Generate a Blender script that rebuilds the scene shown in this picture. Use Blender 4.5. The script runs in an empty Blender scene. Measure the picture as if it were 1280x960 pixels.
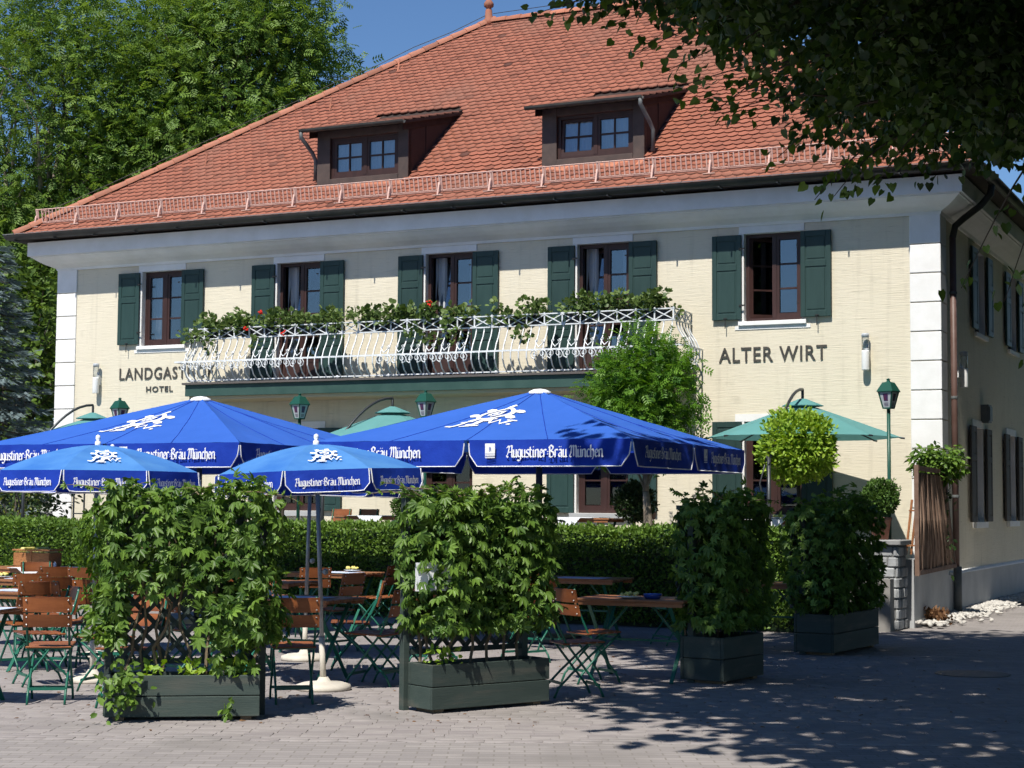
import bpy, math, random
import numpy as np
from mathutils import Vector, Matrix

R = math.radians
scene = bpy.context.scene
col = scene.collection

# ---------------------------------------------------------------- camera, sky, sun, exposure
PSI = 0.43903                      # the inn's front is turned by this much from the view
OX, OY = 6.4076, 25.6625           # the inn's right front corner on the ground
CU = np.array([math.cos(PSI), -math.sin(PSI), 0.0])     # along the front, to the right
CV = np.array([math.sin(PSI), math.cos(PSI), 0.0])      # into the building
def L(u, v, z=0.0):
    p = np.array([OX, OY, 0.0]) + CU * u + CV * v
    return (float(p[0]), float(p[1]), float(z))

cam = bpy.data.cameras.new('camera')
cam_o = bpy.data.objects.new('camera', cam)
col.objects.link(cam_o)
scene.camera = cam_o
cam.sensor_width = 36.0
cam.lens = 2150.4 / 1280 * 36
cam.clip_start = 0.1
cam.clip_end = 2000
pit, rol = 0.07099, 0.0070
ex = Vector((1, 0, 0)); fw = Vector((0, math.cos(pit), math.sin(pit))); up = Vector((0, -math.sin(pit), math.cos(pit)))
rr = ex * math.cos(rol) + up * math.sin(rol)
uu = -ex * math.sin(rol) + up * math.cos(rol)
mw = Matrix.Identity(4)
for i in range(3):
    mw[i][0] = rr[i]; mw[i][1] = uu[i]; mw[i][2] = -fw[i]
mw[0][3], mw[1][3], mw[2][3] = 0, 0, 1.6
cam_o.matrix_world = mw

SUN_EL = R(55)
az = R(1.5)
hd = CV * math.cos(az) - CU * math.sin(az)               # the way the light travels over the ground
ld = Vector((hd[0] * math.cos(SUN_EL), hd[1] * math.cos(SUN_EL), -math.sin(SUN_EL)))
world = bpy.data.worlds.new('World')
scene.world = world
world.use_nodes = True
wn = world.node_tree
bg = wn.nodes['Background']
sky = wn.nodes.new('ShaderNodeTexSky')
sky.sky_type = 'NISHITA'
sky.sun_disc = False
sky.sun_elevation = SUN_EL
sky.sun_rotation = math.atan2(-ld.x, -ld.y)
sky.altitude = 0
sky.air_density = 1.0
sky.dust_density = 0.0
sky.ozone_density = 10.0
wn.links.new(sky.outputs[0], bg.inputs[0])
bg.inputs[1].default_value = 0.086
sun = bpy.data.lights.new('sun', 'SUN')
sun.energy = 5.0
sun.angle = R(0.53)
sun.color = (1.0, 0.95, 0.86)
sun_o = bpy.data.objects.new('sun', sun)
col.objects.link(sun_o)
sun_o.rotation_euler = ld.to_track_quat('-Z', 'Y').to_euler()
sun_o.location = (-8, -20, 30)
vs = scene.view_settings
vs.view_transform = 'Standard'
vs.look = 'None'
vs.exposure = 0.34
vs.gamma = 1.0
vs.use_curve_mapping = False
scene.render.engine = 'CYCLES'
cy = scene.cycles
cy.use_denoising = True
cy.max_bounces = 4
cy.use_adaptive_sampling = True
cy.adaptive_threshold = 0.02
cy.use_light_tree = False
cy.transparent_max_bounces = 8
cy.diffuse_bounces = 2
cy.glossy_bounces = 2
cy.caustics_reflective = False
cy.caustics_refractive = False

# ---------------------------------------------------------------- materials
MATS = {}
def nd(nt, t, **kw):
    n = nt.nodes.new(t)
    for k, v in kw.items():
        setattr(n, k, v)
    return n
def c4(c):
    return (c[0], c[1], c[2], 1.0)
def mixrgb(nt, fac, a, b):
    m = nd(nt, 'ShaderNodeMix', data_type='RGBA')
    for s, v in ((m.inputs[0], fac), (m.inputs[6], a), (m.inputs[7], b)):
        if hasattr(v, 'is_output'):
            nt.links.new(v, s)
        elif isinstance(v, (tuple, list)):
            s.default_value = c4(v)
        else:
            s.default_value = v
    return m.outputs[2]
def coords(nt, kind='Object', stretch=(1, 1, 1), rot=(0, 0, 0)):
    tc = nd(nt, 'ShaderNodeTexCoord')
    mp = nd(nt, 'ShaderNodeMapping')
    mp.inputs['Scale'].default_value = stretch
    mp.inputs['Rotation'].default_value = rot
    if kind == 'World':
        g = nd(nt, 'ShaderNodeNewGeometry')
        nt.links.new(g.outputs['Position'], mp.inputs[0])
    else:
        nt.links.new(tc.outputs[kind], mp.inputs[0])
    return mp.outputs[0]
def noise(nt, vec, scale, detail=4, rough=0.6):
    n = nd(nt, 'ShaderNodeTexNoise')
    n.inputs['Scale'].default_value = scale
    n.inputs['Detail'].default_value = detail
    n.inputs['Roughness'].default_value = rough
    nt.links.new(vec, n.inputs['Vector'])
    return n.outputs[0]
def ramp(nt, f, a, b):
    m = nd(nt, 'ShaderNodeMapRange')
    m.inputs[1].default_value = a
    m.inputs[2].default_value = b
    nt.links.new(f, m.inputs[0])
    return m.outputs[0]
def mat(name, c1, c2=None, scale=6, rough=0.7, bump=0.0, bscale=40, stretch=(1, 1, 1), metal=0.0, spec=0.4,
        tint=None, lo=0.35, hi=0.65, c3=None, s3=1.5, trans=0.0, kind='Object', bdist=0.01, rnd=0.0):
    m = bpy.data.materials.new(name)
    m.use_nodes = True
    nt = m.node_tree
    b = nt.nodes['Principled BSDF']
    b.inputs['Roughness'].default_value = rough
    b.inputs['Metallic'].default_value = metal
    b.inputs['Specular IOR Level'].default_value = spec
    vec = coords(nt, kind, stretch)
    out = c1
    if c2 is not None:
        out = mixrgb(nt, ramp(nt, noise(nt, vec, scale), lo, hi), c1, c2)
    if tint is not None:
        a = nd(nt, 'ShaderNodeAttribute', attribute_name='tint')
        out = mixrgb(nt, a.outputs['Fac'], out, tint)
    if rnd:
        oi = nd(nt, 'ShaderNodeObjectInfo')
        hs = nd(nt, 'ShaderNodeHueSaturation')
        mr = nd(nt, 'ShaderNodeMapRange')
        mr.inputs[3].default_value = 1 - rnd; mr.inputs[4].default_value = 1 + rnd
        nt.links.new(oi.outputs['Random'], mr.inputs[0])
        nt.links.new(mr.outputs[0], hs.inputs['Value'])
        if hasattr(out, 'is_output'):
            nt.links.new(out, hs.inputs['Color'])
        else:
            hs.inputs['Color'].default_value = c4(out)
        out = hs.outputs[0]
    if c3 is not None:
        out = mixrgb(nt, ramp(nt, noise(nt, vec, s3, 3), 0.52, 0.75), out, c3)
    if hasattr(out, 'is_output'):
        nt.links.new(out, b.inputs['Base Color'])
    else:
        b.inputs['Base Color'].default_value = c4(out)
    if bump:
        bp = nd(nt, 'ShaderNodeBump')
        bp.inputs['Strength'].default_value = bump
        bp.inputs['Distance'].default_value = bdist
        nt.links.new(noise(nt, vec, bscale, 5), bp.inputs['Height'])
        nt.links.new(bp.outputs[0], b.inputs['Normal'])
    if trans:
        tr = nd(nt, 'ShaderNodeBsdfTranslucent')
        if hasattr(out, 'is_output'):
            nt.links.new(out, tr.inputs[0])
        else:
            tr.inputs[0].default_value = c4(out)
        mx = nd(nt, 'ShaderNodeMixShader')
        mx.inputs[0].default_value = trans
        nt.links.new(b.outputs[0], mx.inputs[1]); nt.links.new(tr.outputs[0], mx.inputs[2])
        nt.links.new(mx.outputs[0], nt.nodes['Material Output'].inputs[0])
    MATS[name] = m
    return m
def leafmat(name, dark, light, trans=0.3, rough=0.5, spec=0.35, warm=None):
    """leaves: colour from a per-face tint, part of the light passes through"""
    m = bpy.data.materials.new(name)
    m.use_nodes = True
    nt = m.node_tree
    b = nt.nodes['Principled BSDF']
    a = nd(nt, 'ShaderNodeAttribute', attribute_name='tint')
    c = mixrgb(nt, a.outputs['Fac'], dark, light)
    nt.links.new(c, b.inputs['Base Color'])
    b.inputs['Roughness'].default_value = rough
    b.inputs['Specular IOR Level'].default_value = spec
    tr = nd(nt, 'ShaderNodeBsdfTranslucent')
    hs = nd(nt, 'ShaderNodeHueSaturation')
    hs.inputs['Hue'].default_value = 0.485
    hs.inputs['Saturation'].default_value = 1.1
    hs.inputs['Value'].default_value = 1.25
    nt.links.new(c, hs.inputs['Color'])
    nt.links.new(hs.outputs[0], tr.inputs[0])
    mx = nd(nt, 'ShaderNodeMixShader')
    mx.inputs[0].default_value = trans
    nt.links.new(b.outputs[0], mx.inputs[1]); nt.links.new(tr.outputs[0], mx.inputs[2])
    nt.links.new(mx.outputs[0], nt.nodes['Material Output'].inputs[0])
    MATS[name] = m
    return m
def glassmat(name, tintc=(0.8, 0.85, 0.9), refl=0.22):
    m = bpy.data.materials.new(name)
    m.use_nodes = True
    nt = m.node_tree
    nt.nodes.remove(nt.nodes['Principled BSDF'])
    t = nd(nt, 'ShaderNodeBsdfTransparent'); t.inputs[0].default_value = c4(tintc)
    g = nd(nt, 'ShaderNodeBsdfGlossy'); g.inputs['Roughness'].default_value = 0.02
    lw = nd(nt, 'ShaderNodeLayerWeight'); lw.inputs[0].default_value = 0.3
    ad = nd(nt, 'ShaderNodeMath', operation='MULTIPLY_ADD')
    ad.inputs[1].default_value = 0.6; ad.inputs[2].default_value = refl; ad.use_clamp = True
    nt.links.new(lw.outputs['Fresnel'], ad.inputs[0])
    mx = nd(nt, 'ShaderNodeMixShader')
    nt.links.new(ad.outputs[0], mx.inputs[0])
    nt.links.new(t.outputs[0], mx.inputs[1]); nt.links.new(g.outputs[0], mx.inputs[2])
    nt.links.new(mx.outputs[0], nt.nodes['Material Output'].inputs[0])
    MATS[name] = m
    return m

def plaster(name, c1, c2, streak):
    """hand-drawn plaster: long horizontal scratches in an uneven wash"""
    m = bpy.data.materials.new(name)
    m.use_nodes = True
    nt = m.node_tree
    b = nt.nodes['Principled BSDF']
    b.inputs['Roughness'].default_value = 0.9
    b.inputs['Specular IOR Level'].default_value = 0.15
    v0 = coords(nt, 'Object')
    v1 = coords(nt, 'Object', (1.7, 1.7, 26))
    v2 = coords(nt, 'Object', (3.0, 3.0, 70))
    v3 = coords(nt, 'Object', (7, 7, 0.5))
    big = ramp(nt, noise(nt, v0, 0.7, 3), 0.3, 0.7)
    base = mixrgb(nt, big, c1, c2)
    s1 = noise(nt, v1, 1.3, 5, 0.65)
    s2 = noise(nt, v2, 1.0, 4, 0.6)
    cr = ramp(nt, s1, 0.61, 0.72)
    base = mixrgb(nt, cr, base, streak)
    st = mixrgb(nt, ramp(nt, s2, 0.56, 0.75), base, tuple(0.82 * x for x in c1))
    st = mixrgb(nt, ramp(nt, noise(nt, v3, 1.0, 3), 0.55, 1.0), st, tuple(0.74 * x for x in c1))
    st = mixrgb(nt, ramp(nt, noise(nt, v0, 2.6, 4), 0.58, 1.0), st, tuple(0.70 * x for x in c1))
    nt.links.new(st, b.inputs['Base Color'])
    ad = nd(nt, 'ShaderNodeMath', operation='ADD')
    nt.links.new(s1, ad.inputs[0]); nt.links.new(s2, ad.inputs[1])
    bp = nd(nt, 'ShaderNodeBump')
    bp.inputs['Strength'].default_value = 0.40
    bp.inputs['Distance'].default_value = 0.012
    nt.links.new(ad.outputs[0], bp.inputs['Height'])
    nt.links.new(bp.outputs[0], b.inputs['Normal'])
    MATS[name] = m
plaster('plaster', (0.655, 0.60, 0.475), (0.70, 0.645, 0.52), (0.46, 0.415, 0.325))
mat('white_paint', (0.80, 0.80, 0.80), (0.73, 0.73, 0.72), 3, 0.8, 0.15, 60)
mat('plinth', (0.40, 0.41, 0.42), (0.34, 0.35, 0.36), 2, 0.85, 0.2, 50)
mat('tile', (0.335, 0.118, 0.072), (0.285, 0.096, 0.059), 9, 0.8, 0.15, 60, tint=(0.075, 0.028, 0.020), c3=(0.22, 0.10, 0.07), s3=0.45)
mat('ridge', (0.42, 0.15, 0.085), (0.30, 0.13, 0.085), 5, 0.8, 0.2, 40, rnd=0.25)
mat('copper_pink', (0.62, 0.43, 0.37), (0.54, 0.34, 0.29), 5, 0.6)
mat('gutter', (0.035, 0.037, 0.036), (0.06, 0.06, 0.055), 3, 0.45, metal=0.2)
mat('gutter_rim', (0.32, 0.33, 0.33), rough=0.5, metal=0.5)
mat('pipe_brown', (0.10, 0.055, 0.045), (0.13, 0.08, 0.07), 4, 0.5)
mat('pipe_iron', (0.13, 0.14, 0.145), (0.09, 0.10, 0.10), 4, 0.6)
mat('shutter_green', (0.013, 0.040, 0.037), (0.019, 0.050, 0.046), 7, 0.55, 0.1, 50, stretch=(1, 1, 0.2), rnd=0.12)
mat('shutter_brown', (0.055, 0.045, 0.038), (0.09, 0.075, 0.062), 7, 0.75, 0.2, 50, stretch=(1, 1, 0.15))
mat('window_wood', (0.046, 0.019, 0.016), (0.032, 0.014, 0.012), 8, 0.5, stretch=(1, 1, 0.3))
mat('dormer_wood', (0.082, 0.058, 0.050), (0.055, 0.040, 0.036), 5, 0.65, 0.1, 40)
mat('dormer_dark', (0.040, 0.025, 0.021), (0.03, 0.019, 0.016), 6, 0.75, 0.1, 40)
mat('iron', (0.02, 0.02, 0.02), rough=0.6)
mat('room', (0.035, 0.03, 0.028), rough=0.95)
mat('curtain', (0.74, 0.76, 0.78), (0.60, 0.62, 0.66), 14, 0.9, stretch=(1, 1, 0.05), trans=0.2)
mat('lettering', (0.045, 0.043, 0.040), (0.08, 0.075, 0.065), 9, 0.9)
mat('balcony_green', (0.022, 0.062, 0.052), (0.035, 0.08, 0.068), 3, 0.6)
mat('balcony_edge', (0.10, 0.088, 0.082), rough=0.7)
mat('balcony_soffit', (0.55, 0.46, 0.30), rough=0.9)
mat('rail_white', (0.74, 0.77, 0.80), (0.55, 0.58, 0.60), 9, 0.45)
mat('box_black', (0.012, 0.014, 0.017), rough=0.6)
glassmat('glass', (0.82, 0.86, 0.9), refl=0.15)
glassmat('glass_dim', (0.6, 0.64, 0.66), refl=0.04)
glassmat('lamp_glass', (0.9, 0.93, 0.95), 0.08)
mat('lamp_white', (0.75, 0.76, 0.76), rough=0.35)
mat('lamp_green', (0.012, 0.075, 0.052), rough=0.4)
mat('lamp_milk', (0.62, 0.66, 0.70), rough=0.3, trans=0.35)
mat('sign_blue', (0.02, 0.025, 0.12), (0.10, 0.02, 0.05), 30, 0.4)
mat('canvas_blue', (0.034, 0.122, 0.50), (0.040, 0.135, 0.54), 2.2, 0.85, 0.1, 12, trans=0.16, bdist=0.03, spec=0.2)
mat('canvas_faded', (0.040, 0.170, 0.52), (0.085, 0.26, 0.60), 1.6, 0.85, 0.1, 12, trans=0.16, spec=0.25, bdist=0.03)
mat('valance_blue', (0.008, 0.036, 0.33), (0.012, 0.052, 0.40), 3, 0.8, 0.35, 9, trans=0.12, bdist=0.03, spec=0.2)
mat('canvas_white', (0.78, 0.79, 0.82), rough=0.85)
mat('canvas_teal', (0.125, 0.33, 0.325), (0.14, 0.36, 0.355), 2, 0.85, trans=0.25, spec=0.2)
mat('pole_grey', (0.32, 0.33, 0.34), rough=0.4, metal=0.5)
mat('pole_dark', (0.05, 0.055, 0.06), rough=0.4, metal=0.4)
mat('base_white', (0.62, 0.58, 0.50), (0.5, 0.46, 0.40), 5, 0.7)
mat('chair_wood', (0.27, 0.088, 0.026), (0.17, 0.050, 0.016), 9, 0.45, 0.1, 40, stretch=(0.25, 2, 2), rnd=0.22)
mat('chair_green', (0.010, 0.115, 0.075), rough=0.4)
mat('table_wood', (0.22, 0.088, 0.036), (0.30, 0.13, 0.055), 7, 0.45, stretch=(0.3, 3, 3), rnd=0.2)
mat('rivet', (0.7, 0.7, 0.7), rough=0.3, metal=0.8)
mat('cloth_white', (0.78, 0.80, 0.84), rough=0.9)
mat('cloth_blue', (0.42, 0.50, 0.66), (0.62, 0.68, 0.78), 12, 0.9)
mat('dish_blue', (0.02, 0.06, 0.30), rough=0.2)
mat('yellow', (0.66, 0.56, 0.10), (0.75, 0.68, 0.30), 20, 0.7)
mat('wicker', (0.36, 0.15, 0.05), (0.25, 0.10, 0.03), 30, 0.7, 0.6, 60, stretch=(1, 1, 3))
mat('china', (0.75, 0.76, 0.78), rough=0.2)
mat('planter_green', (0.030, 0.046, 0.040), (0.042, 0.060, 0.052), 4, 0.7, 0.25, 30, stretch=(0.4, 1, 3), c3=(0.085, 0.085, 0.07), s3=3.0, rnd=0.2)
mat('soil', (0.04, 0.03, 0.02), (0.07, 0.05, 0.03), 20, 0.95, 0.5, 40)
mat('vine_stem', (0.14, 0.10, 0.06), (0.22, 0.17, 0.11), 12, 0.9)
mat('bark', (0.16, 0.13, 0.10), (0.28, 0.25, 0.20), 5, 0.95, 0.8, 14, stretch=(1, 1, 0.3), bdist=0.03)
mat('bark_light', (0.34, 0.29, 0.23), (0.15, 0.12, 0.09), 7, 0.95, 0.8, 14, stretch=(1, 1, 0.35), bdist=0.03)
mat('bark_dark', (0.055, 0.045, 0.035), (0.09, 0.075, 0.06), 5, 0.95, 0.6, 14, stretch=(1, 1, 0.3))
mat('stone', (0.23, 0.24, 0.25), (0.35, 0.36, 0.37), 6, 0.9, 0.5, 25, rnd=0.3)
mat('mortar', (0.16, 0.16, 0.155), rough=0.95)
mat('coping', (0.30, 0.30, 0.30), (0.22, 0.22, 0.22), 6, 0.85, 0.2, 30)
mat('terrace', (0.22, 0.21, 0.20), (0.28, 0.27, 0.25), 3, 0.9, 0.2, 30)
mat('terracotta', (0.28, 0.11, 0.075), (0.34, 0.18, 0.13), 6, 0.8)
mat('reed', (0.20, 0.125, 0.09), (0.32, 0.22, 0.165), 25, 0.9, stretch=(1, 1, 0.1), rnd=0.35)
mat('reed_frame', (0.15, 0.09, 0.065), (0.2, 0.13, 0.1), 12, 0.9)
mat('pebble', (0.62, 0.60, 0.56), (0.45, 0.43, 0.40), 12, 0.8, tint=(0.30, 0.28, 0.26))
mat('cast_iron', (0.07, 0.068, 0.066), (0.11, 0.10, 0.095), 15, 0.6, 0.4, 40)
mat('paver', (0.315, 0.285, 0.275), (0.275, 0.25, 0.24), 7, 0.9, 0.25, 60, tint=(0.225, 0.20, 0.20), c3=(0.20, 0.185, 0.175), s3=0.7, kind='World')
mat('added_lawn', (0.055, 0.085, 0.022), (0.075, 0.105, 0.03), 3, 0.95, 0.4, 60, kind='World')
mat('blossom', (0.72, 0.03, 0.015), rough=0.6)
mat('blossom_white', (0.75, 0.70, 0.68), rough=0.6)
mat('paper', (0.75, 0.76, 0.8), rough=0.8)
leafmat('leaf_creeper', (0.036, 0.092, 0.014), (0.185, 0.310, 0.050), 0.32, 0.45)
leafmat('leaf_ash', (0.066, 0.140, 0.024), (0.215, 0.335, 0.062), 0.38, 0.5)
leafmat('leaf_linden', (0.018, 0.042, 0.009), (0.135, 0.225, 0.034), 0.28, 0.45)
leafmat('leaf_hedge', (0.060, 0.130, 0.020), (0.175, 0.290, 0.045), 0.25, 0.5)
leafmat('leaf_lime', (0.16, 0.30, 0.025), (0.38, 0.52, 0.070), 0.32, 0.5)
leafmat('leaf_wisteria', (0.050, 0.145, 0.014), (0.180, 0.350, 0.040), 0.32, 0.45)
leafmat('leaf_geranium', (0.055, 0.105, 0.022), (0.170, 0.245, 0.075), 0.25, 0.5)
leafmat('leaf_box', (0.035, 0.085, 0.016), (0.110, 0.200, 0.036), 0.2, 0.5)
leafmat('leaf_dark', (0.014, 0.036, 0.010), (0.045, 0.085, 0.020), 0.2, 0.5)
leafmat('needle_blue', (0.07, 0.115, 0.115), (0.24, 0.31, 0.32), 0.1, 0.6)
leafmat('leaf_dry', (0.10, 0.045, 0.02), (0.24, 0.13, 0.06), 0.2, 0.7)
leafmat('leaf_yellow', (0.10, 0.16, 0.02), (0.28, 0.33, 0.05), 0.3, 0.5)

def ground_mat():
    """paving seen from afar: stretcher-bond blocks with sanded joints"""
    m = bpy.data.materials.new('paving')
    m.use_nodes = True
    nt = m.node_tree
    b = nt.nodes['Principled BSDF']
    b.inputs['Roughness'].default_value = 0.9
    b.inputs['Specular IOR Level'].default_value = 0.2
    v = coords(nt, 'World')
    br = nd(nt, 'ShaderNodeTexBrick')
    br.inputs['Color1'].default_value = c4((0.31, 0.285, 0.275)); br.inputs['Color2'].default_value = c4((0.25, 0.23, 0.225))
    br.inputs['Mortar'].default_value = c4((0.21, 0.19, 0.175))
    br.inputs['Scale'].default_value = 1.0
    br.inputs['Mortar Size'].default_value = 0.006
    br.inputs['Brick Width'].default_value = 0.2
    br.inputs['Row Height'].default_value = 0.1
    nt.links.new(v, br.inputs['Vector'])
    c = mixrgb(nt, ramp(nt, noise(nt, v, 0.7, 3), 0.52, 0.75), br.outputs[0], (0.20, 0.185, 0.175))
    nt.links.new(c, b.inputs['Base Color'])
    bp = nd(nt, 'ShaderNodeBump'); bp.inputs['Strength'].default_value = 0.4; bp.inputs['Distance'].default_value = 0.01
    nt.links.new(noise(nt, v, 40, 4), bp.inputs['Height'])
    nt.links.new(bp.outputs[0], b.inputs['Normal'])
    MATS['paving'] = m
ground_mat()

# ---------------------------------------------------------------- mesh helpers
rng = np.random.default_rng(7)
random.seed(7)
class MB:
    """collects shapes; build() links them as one mesh object"""
    def __init__(self):
        self.v = []; self.f = []; self.t = []
    def add(self, vs, fs, tint=0.0):
        o = len(self.v)
        self.v.extend([tuple(map(float, p)) for p in vs])
        for q in fs:
            self.f.append(tuple(i + o for i in q)); self.t.append(tint)
        return self
    def box(self, x0, x1, y0, y1, z0, z1, tint=0.0):
        x0, x1 = min(x0, x1), max(x0, x1); y0, y1 = min(y0, y1), max(y0, y1); z0, z1 = min(z0, z1), max(z0, z1)
        return self.add([(x0, y0, z0), (x1, y0, z0), (x1, y1, z0), (x0, y1, z0), (x0, y0, z1), (x1, y0, z1), (x1, y1, z1), (x0, y1, z1)],
                        [(0, 3, 2, 1), (4, 5, 6, 7), (0, 1, 5, 4), (1, 2, 6, 5), (2, 3, 7, 6), (3, 0, 4, 7)], tint)
    def quad(self, a, b, c, d, tint=0.0):
        return self.add([a, b, c, d], [(0, 1, 2, 3)], tint)
    def bar(self, p0, p1, w, h, side=(0, 0, 1)):
        p0 = Vector(p0); p1 = Vector(p1); d = (p1 - p0).normalized()
        s = Vector(side)
        if abs(d.dot(s)) > 0.98: s = Vector((1, 0, 0))
        a = d.cross(s).normalized() * (w / 2); b = d.cross(a).normalized() * (h / 2)
        vs = [p + x * a + y * b for p in (p0, p1) for x, y in ((-1, -1), (1, -1), (1, 1), (-1, 1))]
        return self.add(vs, [(0, 1, 2, 3), (7, 6, 5, 4), (0, 4, 5, 1), (1, 5, 6, 2), (2, 6, 7, 3), (3, 7, 4, 0)])
    def tube(self, pts, r, n=6, caps=True):
        P = [Vector(p) for p in pts]; m = len(P)
        rs = list(r) if isinstance(r, (list, tuple)) else [r] * m
        vs = []; fs = []; ref = None
        for i, p in enumerate(P):
            d = (P[min(i + 1, m - 1)] - P[max(i - 1, 0)])
            if d.length < 1e-9: d = Vector((0, 0, 1))
            d.normalize()
            if ref is None:
                ref = Vector((0, 0, 1)) if abs(d.z) < 0.9 else Vector((1, 0, 0))
            a = d.cross(ref)
            if a.length < 1e-6: a = d.cross(Vector((0.3, 1, 0.2)))
            a.normalize(); b = a.cross(d).normalized(); ref = b
            for k in range(n):
                t = 2 * math.pi * k / n
                vs.append(p + (a * math.cos(t) + b * math.sin(t)) * rs[i])
        for i in range(m - 1):
            for k in range(n):
                fs.append((i * n + k, i * n + (k + 1) % n, (i + 1) * n + (k + 1) % n, (i + 1) * n + k))
        if caps:
            fs.append(tuple(range(n - 1, -1, -1))); fs.append(tuple((m - 1) * n + k for k in range(n)))
        return self.add(vs, fs)
    def lathe(self, prof, n=12, c=(0, 0, 0), rot=0.0):
        vs = []; fs = []; m = len(prof)
        for r, z in prof:
            for k in range(n):
                t = 2 * math.pi * k / n + rot
                vs.append((c[0] + r * math.cos(t), c[1] + r * math.sin(t), c[2] + z))
        for i in range(m - 1):
            for k in range(n):
                fs.append((i * n + k, i * n + (k + 1) % n, (i + 1) * n + (k + 1) % n, (i + 1) * n + k))
        fs.append(tuple(range(n - 1, -1, -1))); fs.append(tuple((m - 1) * n + k for k in range(n)))
        return self.add(vs, fs)
    def prism(self, pts, d):
        """closed outline (3D points) pushed along vector d"""
        n = len(pts); d = Vector(d)
        vs = [Vector(p) for p in pts] + [Vector(p) + d for p in pts]
        fs = [tuple(range(n - 1, -1, -1)), tuple(range(n, 2 * n))] + [(i, (i + 1) % n, n + (i + 1) % n, n + i) for i in range(n)]
        return self.add(vs, fs)
    def mesh(self, name, m=None, smooth=False):
        me = bpy.data.meshes.new(name)
        me.from_pydata(self.v, [], self.f)
        if any(self.t):
            at = me.attributes.new('tint', 'FLOAT', 'FACE'); at.data.foreach_set('value', np.array(self.t, dtype=np.float32))
        if smooth: me.polygons.foreach_set('use_smooth', [True] * len(me.polygons))
        if m: me.materials.append(MATS[m])
        me.update()
        return me
    def build(self, name, m, parent=None, smooth=False, bev=0.0):
        return ob(name, self.mesh(name, m, smooth), parent, bev=bev)
def ob(name, me, parent=None, loc=None, rotz=None, bev=0.0):
    o = bpy.data.objects.new(name, me)
    col.objects.link(o)
    if parent is not None: o.parent = parent
    if loc is not None: o.location = loc
    if rotz is not None: o.rotation_euler = (0, 0, rotz)
    if bev:
        b = o.modifiers.new('bevel', 'BEVEL'); b.width = bev; b.segments = 1; b.limit_method = 'ANGLE'
    return o
def tag(o, label, cat, group=None):
    o['label'] = label; o['category'] = cat
    if group: o['group'] = group
    return o
def struct(o):
    o['kind'] = 'structure'; return o
def stuff(o):
    o['kind'] = 'stuff'; return o
def thing(name, label, cat, loc=(0, 0, 0), rotz=0.0, group=None):
    o = bpy.data.objects.new(name, None)
    col.objects.link(o)
    o.empty_display_size = 0.2
    o.location = loc; o.rotation_euler = (0, 0, rotz)
    return tag(o, label, cat, group)
def copy_tree(o, parent=None, loc=None, rotz=None, label=None):
    c = o.copy(); col.objects.link(c); c.parent = parent
    if loc is not None: c.location = loc
    if rotz is not None: c.rotation_euler = (0, 0, rotz)
    if label: c['label'] = label
    for ch in list(o.children): copy_tree(ch, c)
    return c

# ---------------------------------------------------------------- leaves
def T(vs, fs): return np.array(vs, float), [tuple(f) for f in fs]
T_dia = T([(0, 0, 0), (.30, .45, .07), (0, 1, -.04), (-.30, .45, .07)], [(0, 1, 2), (0, 2, 3)])
T_ova = T([(0, 0, 0), (.25, .28, .06), (.22, .65, .03), (0, 1, -.08), (-.22, .65, .03), (-.25, .28, .06)], [(0, 1, 2, 3), (0, 3, 4, 5)])
T_heart = T([(0, .08, 0), (.28, -.04, .04), (.46, .28, .08), (.30, .68, .04), (0, 1.05, -.1), (-.30, .68, .04), (-.46, .28, .08), (-.28, -.04, .04)],
            [(0, 1, 2), (0, 2, 3), (0, 3, 4), (0, 4, 5), (0, 5, 6), (0, 6, 7)])
T_round = T([(0, 0, 0), (.35, .1, .1), (.5, .5, .12), (.3, .9, .06), (-.3, .9, .06), (-.5, .5, .12), (-.35, .1, .1), (0, .45, -.02)],
            [(7, 0, 1), (7, 1, 2), (7, 2, 3), (7, 3, 4), (7, 4, 5), (7, 5, 6), (7, 6, 0)])
def palm():
    V_ = []; F_ = []
    for a, l, dz in ((-66, .66, -.16), (-32, .90, -.08), (0, 1.0, 0), (34, .86, -.06), (70, .62, -.14)):
        ca, sa = math.cos(R(a)), math.sin(R(a)); o = len(V_)
        for x, y, z in ((0, .06, 0), (.17, .40, .05), (.165, .68, .02), (0, 1, -.16), (-.165, .68, .02), (-.17, .40, .05)):
            x *= l * 0.95; y *= l
            V_.append((x * ca + y * sa, -x * sa + y * ca, z * l + dz * y))
        F_ += [(o, o + 1, o + 2, o + 3), (o, o + 3, o + 4, o + 5)]
    return T(V_, F_)
T_palm = palm()
def pinn(n=4, w=.26, l=.34):
    V_ = []; F_ = []
    it = [(0, 1 - l, 0)] + [(s, .18 + .62 * k / (n - 1), s * 62) for k in range(n) for s in (-1, 1)]
    for s, y0, a in it:
        ca, sa = math.cos(R(a)), math.sin(R(a)); o = len(V_)
        for x, y, z in ((0, 0, 0), (w * l * .5 * 1.6, .45 * l, .02), (0, l, -.05), (-w * l * .5 * 1.6, .45 * l, .02)):
            V_.append((x * ca + y * sa, y0 - x * sa + y * ca, z - .10 * y0 * y0))
        F_ += [(o, o + 1, o + 2), (o, o + 2, o + 3)]
    return T(V_, F_)
T_pinn = pinn()
def unit(a): return a / np.maximum(np.linalg.norm(a, axis=1, keepdims=True), 1e-9)
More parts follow.
